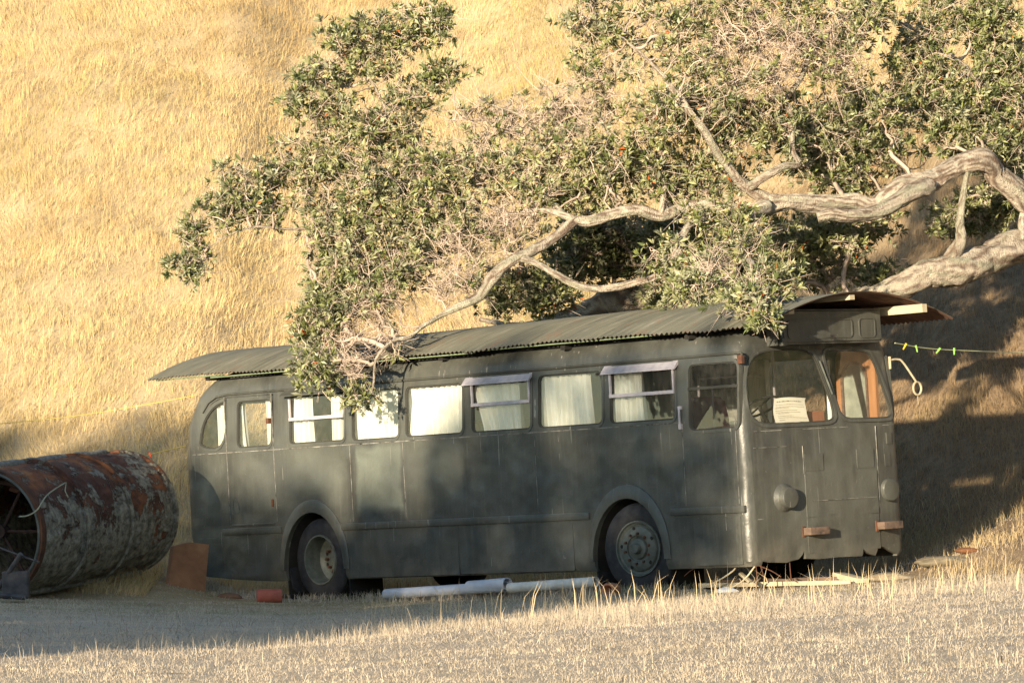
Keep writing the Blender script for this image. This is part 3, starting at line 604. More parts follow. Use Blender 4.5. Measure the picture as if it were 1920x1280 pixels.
SH = -.13     # parallax of a curtain hung 0.12 m behind the pane
for c in [(-9.66, -9.42, -9.64, -9.40), (-9.28, -9.08, -9.24, -9.10), (-8.62, -8.52, -8.62, -8.50), (-8.24, -7.70, -8.18, -7.72), (-7.36, -7.14, -7.34, -7.12), (-7.04, -6.06, -7.02, -6.04),
          (-5.90, -4.88, -5.98, -4.84), (-4.42, -3.78, -4.66, -3.80), (-3.50, -2.58, -3.50, -2.60), (-2.34, -1.66, -2.32, -1.68)]:
    curtain(c[0] + SH * .5, c[1] + SH * .5, c[2] + SH * .5, c[3] + SH * .5, seed=3)
for c in [(-8.2, -7.0), (-6.9, -6.0), (-5.9, -4.8), (-4.7, -3.6), (-3.5, -2.4), (-2.3, -1.9)]: curtain(c[0], c[1], c[0], c[1], y=W - .17, seed=5)
# notice sheet, carton behind the windscreen
nt_ = []
V = []; nu, nv = 12, 10
for j in range(nv + 1):
    t = j / nv
    for i in range(nu + 1):
        s = i / nu; y = .50 + .055 * (1 - t) ** 2 + s * (.47 + (.02 if t > .9 else 0)) + .05 * max(0, .35 - t) * 2 * s; V.append((fx(y, 1.7) - .035 - .035 * (1 - t) - .015 * math.sin(s * 3.0 + t * 4), y, 1.553 + .285 * t + .01 * math.sin(s * 4)))
a = np.arange((nu + 1) * (nv + 1)).reshape(nv + 1, nu + 1); qd = np.stack([a[:-1, :-1], a[:-1, 1:], a[1:, 1:], a[1:, :-1]], -1).reshape(-1, 4)
notice = link('notice_sheet', np_mesh('notice', V, [qd], smooth=True), noisy('notice_paper', (.78, .74, .60), (.84, .80, .68), 3, .8, 0), bus); notice.location = (0, 0, WZ); notice['label'] = 'cream paper notice of faint typed lines behind the windscreen'
def pv(s, t, e=.004):
    i = min(int(s * nu), nu - 1); j = min(int(t * nv), nv - 1); fs, ft = s * nu - i, t * nv - j; P = lambda jj, ii: Vector(V[jj * (nu + 1) + ii])
    return (P(j, i) * (1 - fs) + P(j, i + 1) * fs) * (1 - ft) + (P(j + 1, i) * (1 - fs) + P(j + 1, i + 1) * fs) * ft + Vector((e, 0, 0))
mb = MB(); rs = random.Random(4)
def inkq(s0, s1, t0, t1): mb.bm.faces.new([mb.bm.verts.new(pv(*p)) for p in ((s0, t0), (s1, t0), (s1, t1), (s0, t1))])
s = .08
for wl in (.045, .06, .09, .02, .10, .03, .04, .05, .05, .07, .04):
    for k in range(max(1, int(wl / .022))): inkq(s + k * .022, s + k * .022 + .015, .83, .875)
    s += wl + .02
for t, a_, b_ in ((.72, .06, .92), (.635, .06, .93), (.59, .06, .45), (.50, .06, .7), (.425, .06, .8), (.375, .14, .46), (.28, .12, .58), (.21, .12, .95), (.12, .12, .30), (.05, .72, .9), (.02, .12, .55)):
    x = a_
    while x < b_: l = rs.uniform(.02, .09); inkq(x, min(x + l, b_), t, t + .014); x += l + .012
mb.build('print', mat('faded_ink', (.28, .26, .20), .9)[0], notice)
bp(MB().box(-.16, -.07, 1.06, 1.33, 1.47, 1.68, None, .01), 'carton', noisy('brown_carton', (.28, .11, .06), (.36, .16, .09), 4, .8, .1))
bp(MB().box(-.40, -.20, .16, .34, 1.46, 1.62, None, .02), 'dash_box', M['rim'])

# ------------------------------------------------------------------ corrugated roof on the bus
roof = empty('roof', (0, 0, WZ), bus)
def zr(y): return 2.965 - .325 * (abs(y - 1.38) / 1.46) ** 1.9
def sheet(x0, x1, dz, seed):
    rs = random.Random(seed); n = int((x1 - x0) / .0095); xs = np.linspace(x0, x1, n); nt = 26; V = []; ybase = -.12
    jit = fbm(xs * 3, xs * 0, 1.5, seed) * .06 - .03
    for i, x in enumerate(xs):
        step = .02 * math.floor((x + 11) / .68 * 1.0) % .03
        for j in range(nt):
            t = j / (nt - 1); y0 = ybase + jit[i] + step; y = y0 + (2.86 - y0) * t
            w = .0105 * math.sin(x / .076 * 2 * math.pi) + .015 * math.sin(x * 1.3 + seed) * (1 - t) + dz + .02 * (fbm(x, y, .8, 3) - .5)
            V.append((x, y, zr(y) + w))
    V = np.array(V); V2 = V.copy(); V2[:, 2] -= .004; a = np.arange(n * nt).reshape(n, nt)
    qd = np.stack([a[:-1, :-1], a[1:, :-1], a[1:, 1:], a[:-1, 1:]], -1).reshape(-1, 4); N = n * nt
    return link('roof_sheet', np_mesh('roof_sheet', np.vstack([V, V2]), [qd, qd[:, ::-1] + N], matidx=[0] * len(qd) + [1] * len(qd), smooth=True), [M['roof'], M['roofunder']], roof)
sheet(-10.86, -4.40, .0, 2); sheet(-4.56, .54, .018, 5)
M['timber_end'] = M['timber']
for y, x1, h, w in ((.42, .42, .05, .09), (1.30, .50, .06, .08), (2.28, .66, .10, .08)):
    mb = MB(); zt = zr(y) - .012; mb.box(-10.6, x1, y - w / 2, y + w / 2, zt - h, zt - .006, None, .003); mb.build('purlin', M['timber'], roof)
mb = MB()
for x0, x1, dz in ((-10.75, -9.35, .0), (-9.6, -8.1, -.022), (-8.4, -4.45, .0), (-4.45, -.1, .02)): mb.box(x0, x1, -.055, -.025, 2.575 + dz + .03, 2.622 + dz, None, .003)
mb.build('fascia_board', M['greenwood'], roof)
mb = MB()
for x in (-9.8, -7.5, -5.2, -3.0, -.9): mb.box(x, x + .08, .02, 2.6, 2.56, 2.62)
mb.build('bearer', M['dark'], roof)

# ------------------------------------------------------------------ rusty drum
def drum():
    A = Vector((-6.2, 54.0, -.63)); Bv = Vector((-4.84, 57.0, -.40)); ax = (Bv - A).normalized(); Ld = (Bv - A).length
    e = empty('rusty_drum', (A + Bv) / 2 - Vector((0, 0, .75))); tag(e, 'huge rusted riveted steel cylinder crusted with grey lichen, lying beside the rear of the bus', 'drum')
    up = Vector((0, 0, 1)); s1 = ax.cross(up).normalized(); s2 = s1.cross(ax); base = A - e.location
    Mt = Matrix((s1, s2, ax)).transposed().to_4x4(); Mt.translation = (A - e.location)
    sub = [(0, 1.02, .755, .750), (1.02, 2.10, .768, .762), (2.10, Ld, .752, .742)]
    for (h0, h1, r0, r1) in sub:
        na, nh = 160, 40; V = []
        for j in range(nh + 1):
            h = h0 + (h1 - h0) * j / nh
            for i in range(na):
                a = 2 * math.pi * i / na; r = r0 + (r1 - r0) * j / nh
                r += .035 * (fbm(a * 4, h * 3, 1.0, 3, 4) - .5) + .09 * max(0, fbm(a * 12, h * 11, 1.0, 7, 3) - .54); V.append((r * math.cos(a), r * math.sin(a), h))
        N = len(V); V += [(x * .965, y * .965, z) for x, y, z in V]; a = np.arange(N).reshape(nh + 1, na); b = np.roll(a, -1, 1)
        qd = np.stack([a[:-1], b[:-1], b[1:], a[1:]], -1).reshape(-1, 4); caps = [np.stack([a[0], a[0] + N, b[0] + N, b[0]], -1), np.stack([a[-1], b[-1], b[-1] + N, a[-1] + N], -1)]
        o = link('shell_section', np_mesh('shell_section', V, [qd, qd[:, ::-1] + N] + caps, smooth=True), M['rust'], e); o.data.set_sharp_from_angle(angle=rad(40)); o.matrix_local = Mt
    for h, r, w in ((.02, .775, .05), (1.04, .815, .018), (2.12, .81, .018), (Ld - .02, .775, .035)):
        o = MB().lathe([(r - .03, h - w), (r, h - w), (r + .006, h), (r, h + w), (r - .03, h + w)], Matrix(), 96).build('seam_band', M['rust'] if h > .5 else M['ironrust'], e, 40); o.matrix_local = Mt
    crust = noisy('grey_crust', (.12, .115, .10), (.36, .34, .29), 16, .95, .9, .02)
    for ang, hh0, hh1, rr_, nm in ((98, -.1, 2.6, .05, 'crust_ridge'), (103, .2, 3.2, .035, 'crust_ridge'), (-72 + 0, .1, 3.2, .045, 'crust_ridge')):
        a = rad(ang); mb = MB(); pts = []; rs_ = []
        for k in range(60):
            h = hh0 + (hh1 - hh0) * k / 59; pts.append(((.76 + .02 * fbm(h * 3, 0, 1, 5)) * math.cos(a + .03 * math.sin(h * 4)), .77 * math.sin(a + .03 * math.sin(h * 4)), h)); rs_.append(rr_ * (.6 + .9 * float(fbm(h * 4, 1, 1.3, 9))))
        mb.tube(pts, rs_, 8); o = mb.build(nm, crust, e, 60); o.matrix_local = Mt
    mb = MB(); rp = [(.58 * math.cos(t), .58 * math.sin(t), .35) for t in np.linspace(0, 2 * math.pi, 41)]; mb.tube(rp, .03, 8, False)
    for k in range(6): t = k * math.pi / 3; mb.tube([(0, 0, .35), (.58 * math.cos(t), .58 * math.sin(t), .35)], .02, 6)
    mb.lathe([(.0, .28), (.08, .28), (.08, .42), (0, .42)], Matrix(), 16); o = mb.build('spoked_wheel', noisy('dark_rusty_iron', (.02, .012, .010), (.06, .028, .02), 7, .9, .3), e); o.matrix_local = Mt
    mb = MB(); mb.lathe([(.0, 2.6), (.72, 2.6)], Matrix(), 48); o = mb.build('inner_plate', M['dark'], e); o.matrix_local = Mt
    mb = MB(); rim = [(.73 * math.cos(t), .73 * math.sin(t), -.03) for t in np.linspace(rad(-60), rad(75), 24)]; mb.tube(rim, .018, 6); o = mb.build('rim_strap', M['rim'], e); o.matrix_local = Mt
    for p0, nm in (((95, 908), 'lug'), ((28, 918), 'lug')):
        P = at(p0[0], p0[1], 54.3 if p0[0] < 50 else 54.6) - e.location; mb = MB(); mb.box(-.06, .06, -.05, .05, -.03, .03, Matrix.Translation(P) @ Matrix.Rotation(rad(20), 4, 'Y'), .01); mb.build(nm, M['ironrust'], e)
    return e
drum()
mb = MB(); pts = [at(*p) for p in ((124, 905, 54.05), (118, 907, 53.95), (88, 928, 53.6), (70, 955, 53.5), (52, 966, 53.6), (36, 968, 53.7))]; pts2 = [at(124, 905, 54.05), at(122, 920, 53.9), at(128, 932, 53.9)]
mb.tube(spline([tuple(p) for p in pts], 5).tolist(), .009, 6); mb.tube(pts2, .007, 6); tag(mb.build('rope', noisy('old_rope', (.24, .25, .17), (.36, .36, .26), 9, .9, .2)), 'loose pale green rope draped over the front of the rusty drum', 'rope')
# bits of scrap at the drum mouth
mb = MB(); mb.box(-.18, .12, -.12, .12, 0, .32, None, .02); mb.tube([(-.25, .0, .1), (.05, -.2, .52)], .03, 8); mb.tube([(-.3, -.1, .62), (.25, -.12, .42)], .012, 6); mb.tube([(-.2, -.2, .05), (.1, -.25, .02)], .03, 8)
o = mb.build('scrap_heap', noisy('scrap_metal', (.02, .02, .025), (.09, .08, .08), 8, .6, .4)); o.location = at(35, 1122, 52.6); tag(o, 'dark heap of scrap metal pieces below the open mouth of the rusty drum', 'scrap')

# ------------------------------------------------------------------ things on the ground
def gp(px, Y): p = at(px, 900, Y); return Vector((p.x, Y, float(G(p.x, Y))))
def rock(px, Y, s, name, label, m, seed, sq=(1, 1, .5), dz=0):
    mb = MB(); r = bmesh.ops.create_icosphere(mb.bm, subdivisions=4, radius=s)
    for v in mb.bm.verts:
        n = float(fbm(v.co.x / s * 1.3 + seed, v.co.y / s * 1.3 + v.co.z / s, 1.0, seed, 4)); v.co *= .75 + .55 * n; v.co.x *= sq[0]; v.co.y *= sq[1]; v.co.z *= sq[2]
    o = mb.build(name, m, None, 60); o.location = gp(px, Y) + Vector((0, 0, dz)); return tag(o, label, 'rock')
# rusty sheet leaning at the rear corner
P = [at(312, 1126, 56.6), at(384, 1112, 57.0), at(392, 1020, 57.4), at(357, 1016, 57.3), at(326, 1024, 57.2)]
mb = MB(); mb.prism([(0, 0), (1, 0), (2, 0), (3, 0), (4, 0)], lambda u, v, d: P[int(u)] + Vector((-.045, .03, 0)) * d, 0, 1)
tag(mb.build('rusty_sheet', noisy('brown_rust_sheet', (.22, .095, .045), (.38, .18, .085), 4, .8, .3)), 'brown rusted metal sheet leaning upright against the rear corner of the bus', 'sheet')
Mg = lambda p, rz=0, ry=0: Matrix.Translation(p) @ Matrix.Rotation(rz, 4, 'Z') @ Matrix.Rotation(ry, 4, 'Y')
def brick(px, Y, lx, ly, lz, rz, name, label, cat, m, dz=0):
    o = MB().box(-lx / 2, lx / 2, -ly / 2, ly / 2, 0, lz, None, min(lx, ly, lz) * .12).build(name, m, None, 50); o.location = gp(px, Y) + Vector((0, 0, dz)); o.rotation_euler = (0, 0, rz); tag(o, label, cat); return o
redm = noisy('red_brick', (.22, .055, .04), (.34, .10, .07), 9, .9, .4)
mb = MB()
mb.lathe([(.0, 0), (.075, 0), (.085, .02), (.085, .30), (.065, .30), (.065, .02), (0, .02)], Matrix.Rotation(rad(90), 4, 'Y'), 24)
o = mb.build('red_clay_pipe', redm, None, 40); o.location = gp(485, 55.2) + Vector((-.02, 0, .07)); o.rotation_euler = (0, rad(-1), rad(8)); tag(o, 'short red clay pipe lying on the grass left of the rear wheel', 'pipe')
rock(430, 56.4, .10, 'earth_clod', 'small brown earth clod on the grass between the rusty sheet and the red clay pipe', noisy('brown_earth', (.12, .06, .035), (.22, .12, .07), 7, .95, .5), 31, (1.5, .8, .6), .01)
whitem = noisy('grey_white_pvc', (.38, .40, .46), (.50, .52, .58), 5, .5, .15, .003, (1, 1, 1))
stained = noisy('stained_white_pipe', (.46, .42, .36), (.66, .64, .60), 6, .6, .15)
def pipe(a, b, r, name, label, m, inner=None):
    mb = MB(); d = (b - a); n = d.normalized(); rr = r * .86; up = Vector((0, 0, 1)); s1 = n.cross(up).normalized(); s2 = s1.cross(n); Mt = Matrix((s1, s2, n)).transposed().to_4x4(); Mt.translation = a; l = d.length
    mb.lathe([(rr, 0), (r, 0), (r, l), (rr, l), (rr, 0)], Mt, 24); return tag(mb.build(name, m, None, 40), label, 'pipe')
pipe(at(724, 1113, 54.6), at(948, 1099, 52.9), .062, 'plastic_pipe', 'grey-white plastic pipe on the grass, the left one of the two in line', whitem)
pipe(at(880, 1100, 53.42), at(952, 1094, 52.86), .073, 'pipe_sleeve', 'short wider pipe sleeve over the right end of the grey-white pipe', whitem)
pipe(at(955, 1102, 52.80), at(1118, 1090, 51.9), .060, 'plastic_pipe', 'stained white plastic pipe ending at the mud flap of the front wheel', stained)
o = MB().lathe([(.055, 0), (.075, 0), (.075, .16), (.062, .17), (.062, .24), (.045, .24), (.045, .02), (.055, 0)], Matrix.Rotation(rad(90), 4, 'X') @ Matrix.Rotation(rad(180), 4, 'X'), 28).build('terracotta_pot', noisy('terracotta', (.38, .15, .08), (.52, .24, .14), 9, .85, .3), None, 40)
o.location = gp(1139, 51.3) + Vector((0, 0, .07)); o.rotation_euler = (0, 0, rad(-25)); tag(o, 'orange terracotta pipe end on the grass against the front wheel', 'pipe')
def beam(a, b, w, h, name, label, m):
    d = b - a; n = d.normalized(); s1 = n.cross(Vector((0, 0, 1))).normalized(); s2 = s1.cross(n); Mt = Matrix((n, s1, s2)).transposed().to_4x4(); Mt.translation = a
    return tag(MB().box(0, d.length, -w / 2, w / 2, -h / 2, h / 2, Mt, .006).build(name, m, None, 50), label, 'plank')
beam(at(1310, 1097, 51.1), at(1595, 1091, 50.9), .09, .05, 'plank', 'long pale plank lying on the grass below the bus front, nearest the camera', M['timber'])
beam(at(1330, 1091, 51.5), at(1585, 1084, 51.4), .09, .05, 'plank', 'reddish plank lying just behind the long pale plank below the bus front', M['oldwood'])
beam(at(1572, 1077, 51.5), at(1618, 1089, 51.0), .16, .06, 'plank', 'short thick board angled across the right ends of the two planks', M['timber'])
beam(at(1388, 1074, 50.9), at(1412, 1095, 50.6), .05, .03, 'wood_stake', 'thin split stake propped under the near front corner of the bus', M['timber'])
rockm = noisy('pale_rock', (.13, .10, .065), (.30, .25, .17), 7, .95, .8, .03)
rock(1672, 51.55, .20, 'rock', 'pale flat rock in the dirt bank right of the bus front', rockm, 3, (1.25, .7, .38), .0)
rock(1768, 51.9, .22, 'rock', 'low grey rock half buried in the bank, right of the pale flat rock', noisy('grey_rock', (.10, .08, .05), (.20, .17, .12), 6, .95, .8, .03), 6, (1.6, .7, .3), .03)
rock(1362, 50.2, .09, 'stone', 'small pale grey stone in the grass under the near front corner', noisy('grey_stone', (.4, .41, .43), (.55, .56, .58), 6, .9, .3), 9, (1.4, .8, .6))
rock(1295, 50.7, .16, 'rock', 'flat pale concrete lump in the grass right of the front wheel', rockm, 12, (2.0, .7, .3))
rock(1812, 52.1, .09, 'clod', 'small dark brown clod of earth on the bank at far right', noisy('brown_clod', (.08, .035, .015), (.16, .07, .03), 6, .95, .5), 14, (1.6, .7, .4), .03)
# litter in the shade under the front
litm = noisy('pale_litter', (.4, .4, .4), (.6, .6, .6), 9, .9, .2); V = []; 
for k, (px, Y) in enumerate(((1478, 52.6), (1541, 52.5), (1538, 51.7))):
    rock(px, Y, .045, 'pebble', ('leftmost', 'rearmost', 'nearest')[k] + ' of three small pale stones in the shade under the bus front', litm, 20 + k, (1.5, 1, .5))['group'] = 'pale stones under the bus front'

# ------------------------------------------------------------------ clotheslines and pegs
linem = mat('yellow_line', (.62, .50, .10), .5)[0]; linem2 = mat('pale_line', (.62, .62, .35), .6)[0]
def line(pts, r, label, m): mb = MB(); mb.tube(spline([tuple(at(*p)) for p in pts], 6).tolist(), r, 6); return tag(mb.build('clothesline', m), label, 'clothesline')
line([(346, 836, 58.0), (281, 852, 57.2), (150, 892, 55.4), (48, 917, 54.2)], .0055, 'yellow clothesline running from the bus rear down across the rusty drum', linem)
line([(366, 741, 58.6), (240, 764, 58.4), (120, 782, 58.2), (-60, 800, 58.0)], .0045, 'thin yellow clothesline strung high left of the bus over the golden grass', linem)
line([(1678, 643, 51.9), (1740, 653, 52.6), (1830, 658, 53.6), (1960, 662, 55.0)], .0055, 'pale clothesline strung from the front of the bus to the right', linem2)
def peg(px, py, Y, col, label, tilt, k=1.0):
    mb = MB()
    for s in (-1, 1): mb.box(s * .004 - .003, s * .004 + .003, -.006, .006, -.045, .028, Matrix.Rotation(s * .06, 4, 'Y'))
    mb.tube([(-.009, 0, .0), (.009, 0, .0)], .006, 6)
    o = mb.build('clothes_peg', mat('peg_plastic', col, .4)[0]); o.location = at(px, py, Y); o.rotation_euler = (0, tilt, .3); o.scale = (k,) * 3; return tag(o, label, 'peg', 'clothes pegs on the lines')
peg(281, 852, 57.15, (.75, .09, .03), 'red clothes peg on the yellow line above the rusty drum', rad(-20), 1.15)
peg(145, 895, 55.3, (.60, .42, .06), 'yellow clothes peg on the line over the rusty drum, left of a green one', 0)
peg(156, 891, 55.45, (.14, .55, .14), 'green clothes peg on the line over the rusty drum', rad(-35), 1.1)
peg(1697, 648, 52.05, (.72, .50, .04), 'yellow clothes peg on the right-hand line, nearest the bus', rad(30), 1.1)
peg(1718, 652, 52.3, (.28, .55, .12), 'green clothes peg next to the yellow one on the right-hand line', rad(-15), 1.1)
peg(1760, 656, 52.8, (.28, .60, .12), 'green tilted clothes peg, third from the bus on the right-hand line', rad(40), 1.1)
peg(1789, 657, 53.1, (.25, .55, .12), 'green upright clothes peg farthest from the bus on the right-hand line', 0, 1.1)
for px, py, t, lb in ((215, 767, 0, 'leftmost'), (235, 764, .5, 'middle'), (256, 762, 0, 'rightmost')): peg(px, py, 58.3, (.62, .55, .30), lb + ' of three pale pegs on the high line left of the bus', t, .9)

# ------------------------------------------------------------------ the tree
def tube_np(paths, seg=5):
    """many tapered tubes; paths = [(pts (n,3), radii (n,))] -> verts, quads"""
    Vs, Qs, base = [], [], 0; ang = np.linspace(0, 2 * np.pi, seg, endpoint=False)
    for P, r in paths:
        P = np.asarray(P, float); n = len(P)
        if n < 2: continue
        T = np.gradient(P, axis=0); T /= np.linalg.norm(T, axis=1)[:, None] + 1e-9
        ref = np.array([.31, .27, .91]); N1 = np.cross(T, ref); N1 /= np.linalg.norm(N1, axis=1)[:, None] + 1e-9; N2 = np.cross(T, N1)
        V = P[:, None] + np.asarray(r)[:, None, None] * (np.cos(ang)[None, :, None] * N1[:, None] + np.sin(ang)[None, :, None] * N2[:, None])
        Vs.append(V.reshape(-1, 3)); a = base + np.arange(n * seg).reshape(n, seg); b = np.roll(a, -1, 1)
        Qs.append(np.stack([a[:-1], b[:-1], b[1:], a[1:]], -1).reshape(-1, 4)); base += n * seg
    return np.vstack(Vs), np.vstack(Qs)
def limb(name, pts, parent, m, label=None, seg=20):
    """pts rows (px, py, Y, radius): one big limb with knotty bark"""
    S = spline(pts, 24 if seg > 12 else 12); seg = seg + 16 if seg > 12 else seg + 4; P = np.array([at(*s[:3])[:] for s in S]); r = np.maximum(S[:, 3], .006) * .9
    rs = RNG.random(3) * 20; lq = np.concatenate([[0], np.cumsum(np.linalg.norm(np.diff(P, axis=0), axis=1))])
    for q_ in range(3): P[:, q_] += (fbm(lq * 2.4 + rs[q_], lq * 0 + q_ * 9.1, 1.0, 33, 3) - .5) * np.minimum(r * 1.0, .12)
    T = np.gradient(P, axis=0); T /= np.linalg.norm(T, axis=1)[:, None]; N1 = np.cross(T, [0, .25, .97]); N1 /= np.linalg.norm(N1, axis=1)[:, None]; N2 = np.cross(T, N1)
    ang = np.linspace(0, 2 * np.pi, seg, endpoint=False); l = np.concatenate([[0], np.cumsum(np.linalg.norm(np.diff(P, axis=0), axis=1))])
    aa, ll = np.meshgrid(ang, l); k = 1 + .60 * (fbm(np.cos(aa) * 1.3 + rs[0], ll * 3.0 + np.sin(aa) * 1.3, 1.0, 3, 3) - .5) + .22 * (fbm(np.cos(aa) * 3, ll * 7 + np.sin(aa) * 3 + rs[1], 1.0, 9, 3) - .5) - .16 * np.abs(fbm(aa * 3.2 + ll * 1.5, ll * 2.0 + rs[2], 1.0, 13, 3) - .5) * 2 * np.minimum(1, np.sin(aa / 2) * 4) + .06 * (fbm(aa * 8, ll * 9, 1.0, 17, 2) - .5)
    V = P[:, None] + (r[:, None] * k)[:, :, None] * (np.cos(aa)[:, :, None] * N1[:, None] + np.sin(aa)[:, :, None] * N2[:, None])
    n = len(P); a = np.arange(n * seg).reshape(n, seg); b = np.roll(a, -1, 1); q = np.stack([a[:-1], b[:-1], b[1:], a[1:]], -1).reshape(-1, 4)
    ca, sa = np.cos(aa), np.sin(aa); rg = fbm(ca * 6 + rs[0] + ll * 3.5, sa * 6 + ll * 5.0, 1.0, 21, 5) * .7 + .3 * fbm(ca * 12 + ll * 9, sa * 12 - ll * 11, 1.0, 27, 3); bl = fbm(ca * 1.4 + ll * 1.3 + rs[1], sa * 1.4 + ll * .9, 1.0, 23, 4); li = sstep(.54, .62, fbm(ca * 2 + ll * 3.1, sa * 2 + ll * 2.3 + rs[2], 1.0, 25, 4))[..., None]
    d1 = sstep(.36, .58, rg)[..., None]; c = np.array([.17, .115, .08]) * (1 - d1) + np.array([.52, .45, .36]) * d1; c = c * (.55 + .9 * bl[..., None]); c = c * (1 - .55 * li) + np.array([.34, .35, .25]) * .55 * li
    o = link(name, np_mesh(name, V.reshape(-1, 3), [q, a[0][::-1][None], a[-1][None]], c.reshape(-1, 3), smooth=True), m, parent)
    o.matrix_parent_inverse = parent.matrix_world.inverted() if parent else Matrix()
    if label: o['label'] = label
    return P, r
tb = at(2330, 640, 59.0); tb = Vector((tb.x, tb.y, float(G(tb.x, tb.y))))
tree = empty('spreading_tree', tb); bpy.context.view_layer.update()
tag(tree, 'large gnarled evergreen coastal tree with pale twisted limbs reaching over the bus roof', 'tree')
bz = 900 - 8572 * (tb.z) / tb.y
LIMBS = [('trunk', [(2330, bz + 40, 59, .55), (2320, 700, 59, .48), (2290, 560, 59, .44), (2260, 420, 59, .40)]),
 ('trunk', [(2310, 640, 59, .40), (2180, 520, 58.4, .36), (2060, 470, 57.6, .31), (1930, 462, 56.8, .26), (1850, 482, 56.4, .24), (1790, 505, 56.1, .235), (1740, 512, 56.0, .20), (1690, 535, 56.0, .17), (1630, 560, 56.4, .15), (1560, 585, 57, .12)]),
 ('limb', [(2270, 460, 59, .30), (2120, 430, 58, .26), (2000, 415, 57.2, .23), (1935, 392, 56.6, .175), (1905, 352, 56.4, .165), (1868, 330, 56.3, .155), (1838, 304, 56.1, .17), (1795, 310, 56.0, .135), (1740, 340, 55.8, .15), (1690, 348, 55.6, .13), (1645, 385, 55.5, .13), (1600, 380, 55.4, .11), (1540, 385, 55.3, .125), (1485, 378, 55.1, .12), (1440, 388, 55.0, .12), (1400, 415, 54.8, .09), (1378, 438, 54.6, .06)]),
 ('limb', [(1740, 345, 55.7, .13), (1700, 372, 55.4, .12), (1650, 395, 55.2, .10), (1600, 404, 55.0, .09), (1560, 400, 54.9, .085), (1532, 408, 54.9, .07)]),
 ('limb', [(1480, 380, 55.1, .10), (1440, 372, 55.0, .085), (1400, 350, 54.9, .08), (1370, 318, 54.8, .065), (1340, 280, 54.7, .06), (1315, 240, 54.6, .055), (1290, 208, 54.6, .045), (1270, 170, 54.6, .03)]),
 ('limb', [(1405, 350, 54.9, .07), (1435, 330, 54.8, .06), (1470, 312, 54.8, .055), (1498, 308, 54.9, .045), (1486, 280, 54.9, .04), (1484, 235, 55.0, .04), (1470, 180, 55.0, .03), (1440, 130, 55.0, .022)]),
 ('limb', [(1440, 392, 55, .08), (1380, 395, 55.1, .07), (1330, 385, 55.2, .07), (1280, 390, 55.2, .07), (1240, 402, 55.1, .075), (1190, 393, 55.0, .08), (1140, 405, 55.0, .075), (1095, 415, 55.0, .07), (1060, 405, 55.0, .05), (1020, 395, 55.2, .04), (960, 400, 55.4, .03), (900, 380, 55.6, .022)]),
 ('limb', [(1080, 410, 55, .07), (1040, 445, 54.9, .065), (1000, 468, 54.8, .07), (960, 490, 54.7, .065), (925, 520, 54.7, .075), (900, 555, 54.7, .07), (865, 575, 54.6, .055), (830, 590, 54.6, .035), (795, 610, 54.5, .03), (768, 630, 54.4, .03), (735, 640, 54.4, .025), (706, 672, 54.3, .022), (700, 720, 54.3, .014), (692, 752, 54.3, .008)]),
 ('limb', [(965, 482, 54.8, .05), (1005, 492, 54.6, .045), (1045, 515, 54.4, .05), (1090, 538, 54.2, .05), (1130, 541, 54.1, .05), (1180, 532, 54.0, .05), (1230, 518, 53.9, .05), (1265, 488, 53.8, .055), (1280, 445, 53.9, .06), (1300, 420, 54.1, .05), (1350, 425, 54.4, .045)]),
 ('limb', [(1440, 390, 54.9, .10), (1410, 405, 54.6, .08), (1385, 440, 54.2, .06), (1400, 480, 53.0, .04), (1425, 520, 51.6, .03), (1418, 555, 50.6, .02), (1420, 590, 50.0, .01)]),
 ('limb', [(1775, 495, 56.1, .12), (1800, 450, 56.0, .08), (1800, 420, 56.0, .055), (1806, 370, 56, .045), (1815, 310, 56, .035)]),
 ('limb', [(1930, 380, 56.6, .07), (1916, 420, 56.4, .05), (1920, 450, 56.3, .03)]),
 ('limb', [(900, 380, 55.6, .035), (840, 360, 55.8, .035), (780, 330, 56, .03), (740, 270, 56.1, .025), (720, 200, 56.2, .022), (690, 140, 56.2, .018), (660, 90, 56.2, .01)]),
 ('limb', [(900, 390, 55.5, .035), (800, 400, 55.5, .032), (700, 410, 55.5, .028), (620, 425, 55.5, .024), (545, 430, 55.5, .02), (480, 425, 55.5, .016), (430, 440, 55.6, .012), (390, 465, 55.6, .008)]),
 ('limb', [(1460, 200, 55, .03), (1500, 150, 55.2, .04), (1530, 90, 55.4, .03), (1580, 40, 55.6, .02), (1640, 5, 55.8, .012)]),
 ('limb', [(1290, 210, 54.6, .035), (1250, 150, 54.8, .03), (1200, 100, 55, .025), (1150, 60, 55.2, .018), (1110, 30, 55.3, .01)]),
 ('limb', [(1240, 400, 55.1, .04), (1246, 340, 55.2, .045), (1240, 260, 55.3, .035), (1225, 200, 55.4, .025)]),
 ('limb', [(1060, 405, 55.1, .035), (1000, 330, 55.4, .03), (1030, 270, 55.5, .028), (980, 220, 55.6, .02), (900, 190, 55.7, .012)]),
 ('limb', [(2230, 330, 58.6, .16), (2100, 240, 58, .12), (1990, 190, 57.4, .09), (1920, 175, 57, .08), (1850, 155, 56.8, .07), (1800, 120, 56.6, .045), (1740, 70, 56.5, .03), (1660, 30, 56.4, .02)]),
 ('limb', [(2160, 420, 58, .1), (2040, 350, 58, .08), (1960, 330, 57.8, .06), (1880, 290, 57.6, .04), (1790, 230, 57.4, .03)]),
 ('limb', [(1560, 585, 57.5, .20), (1440, 580, 58.2, .22), (1300, 570, 58.6, .24), (1210, 572, 58.8, .26), (1150, 560, 59, .24), (1080, 590, 59.4, .13), (980, 612, 59.6, .06), (900, 600, 60, .03)]),
 ('limb', [(1210, 560, 58.8, .14), (1230, 500, 58.6, .10), (1260, 430, 58.2, .08), (1240, 340, 57.8, .06), (1180, 260, 57.4, .04)])]
SK = []; SKr = []
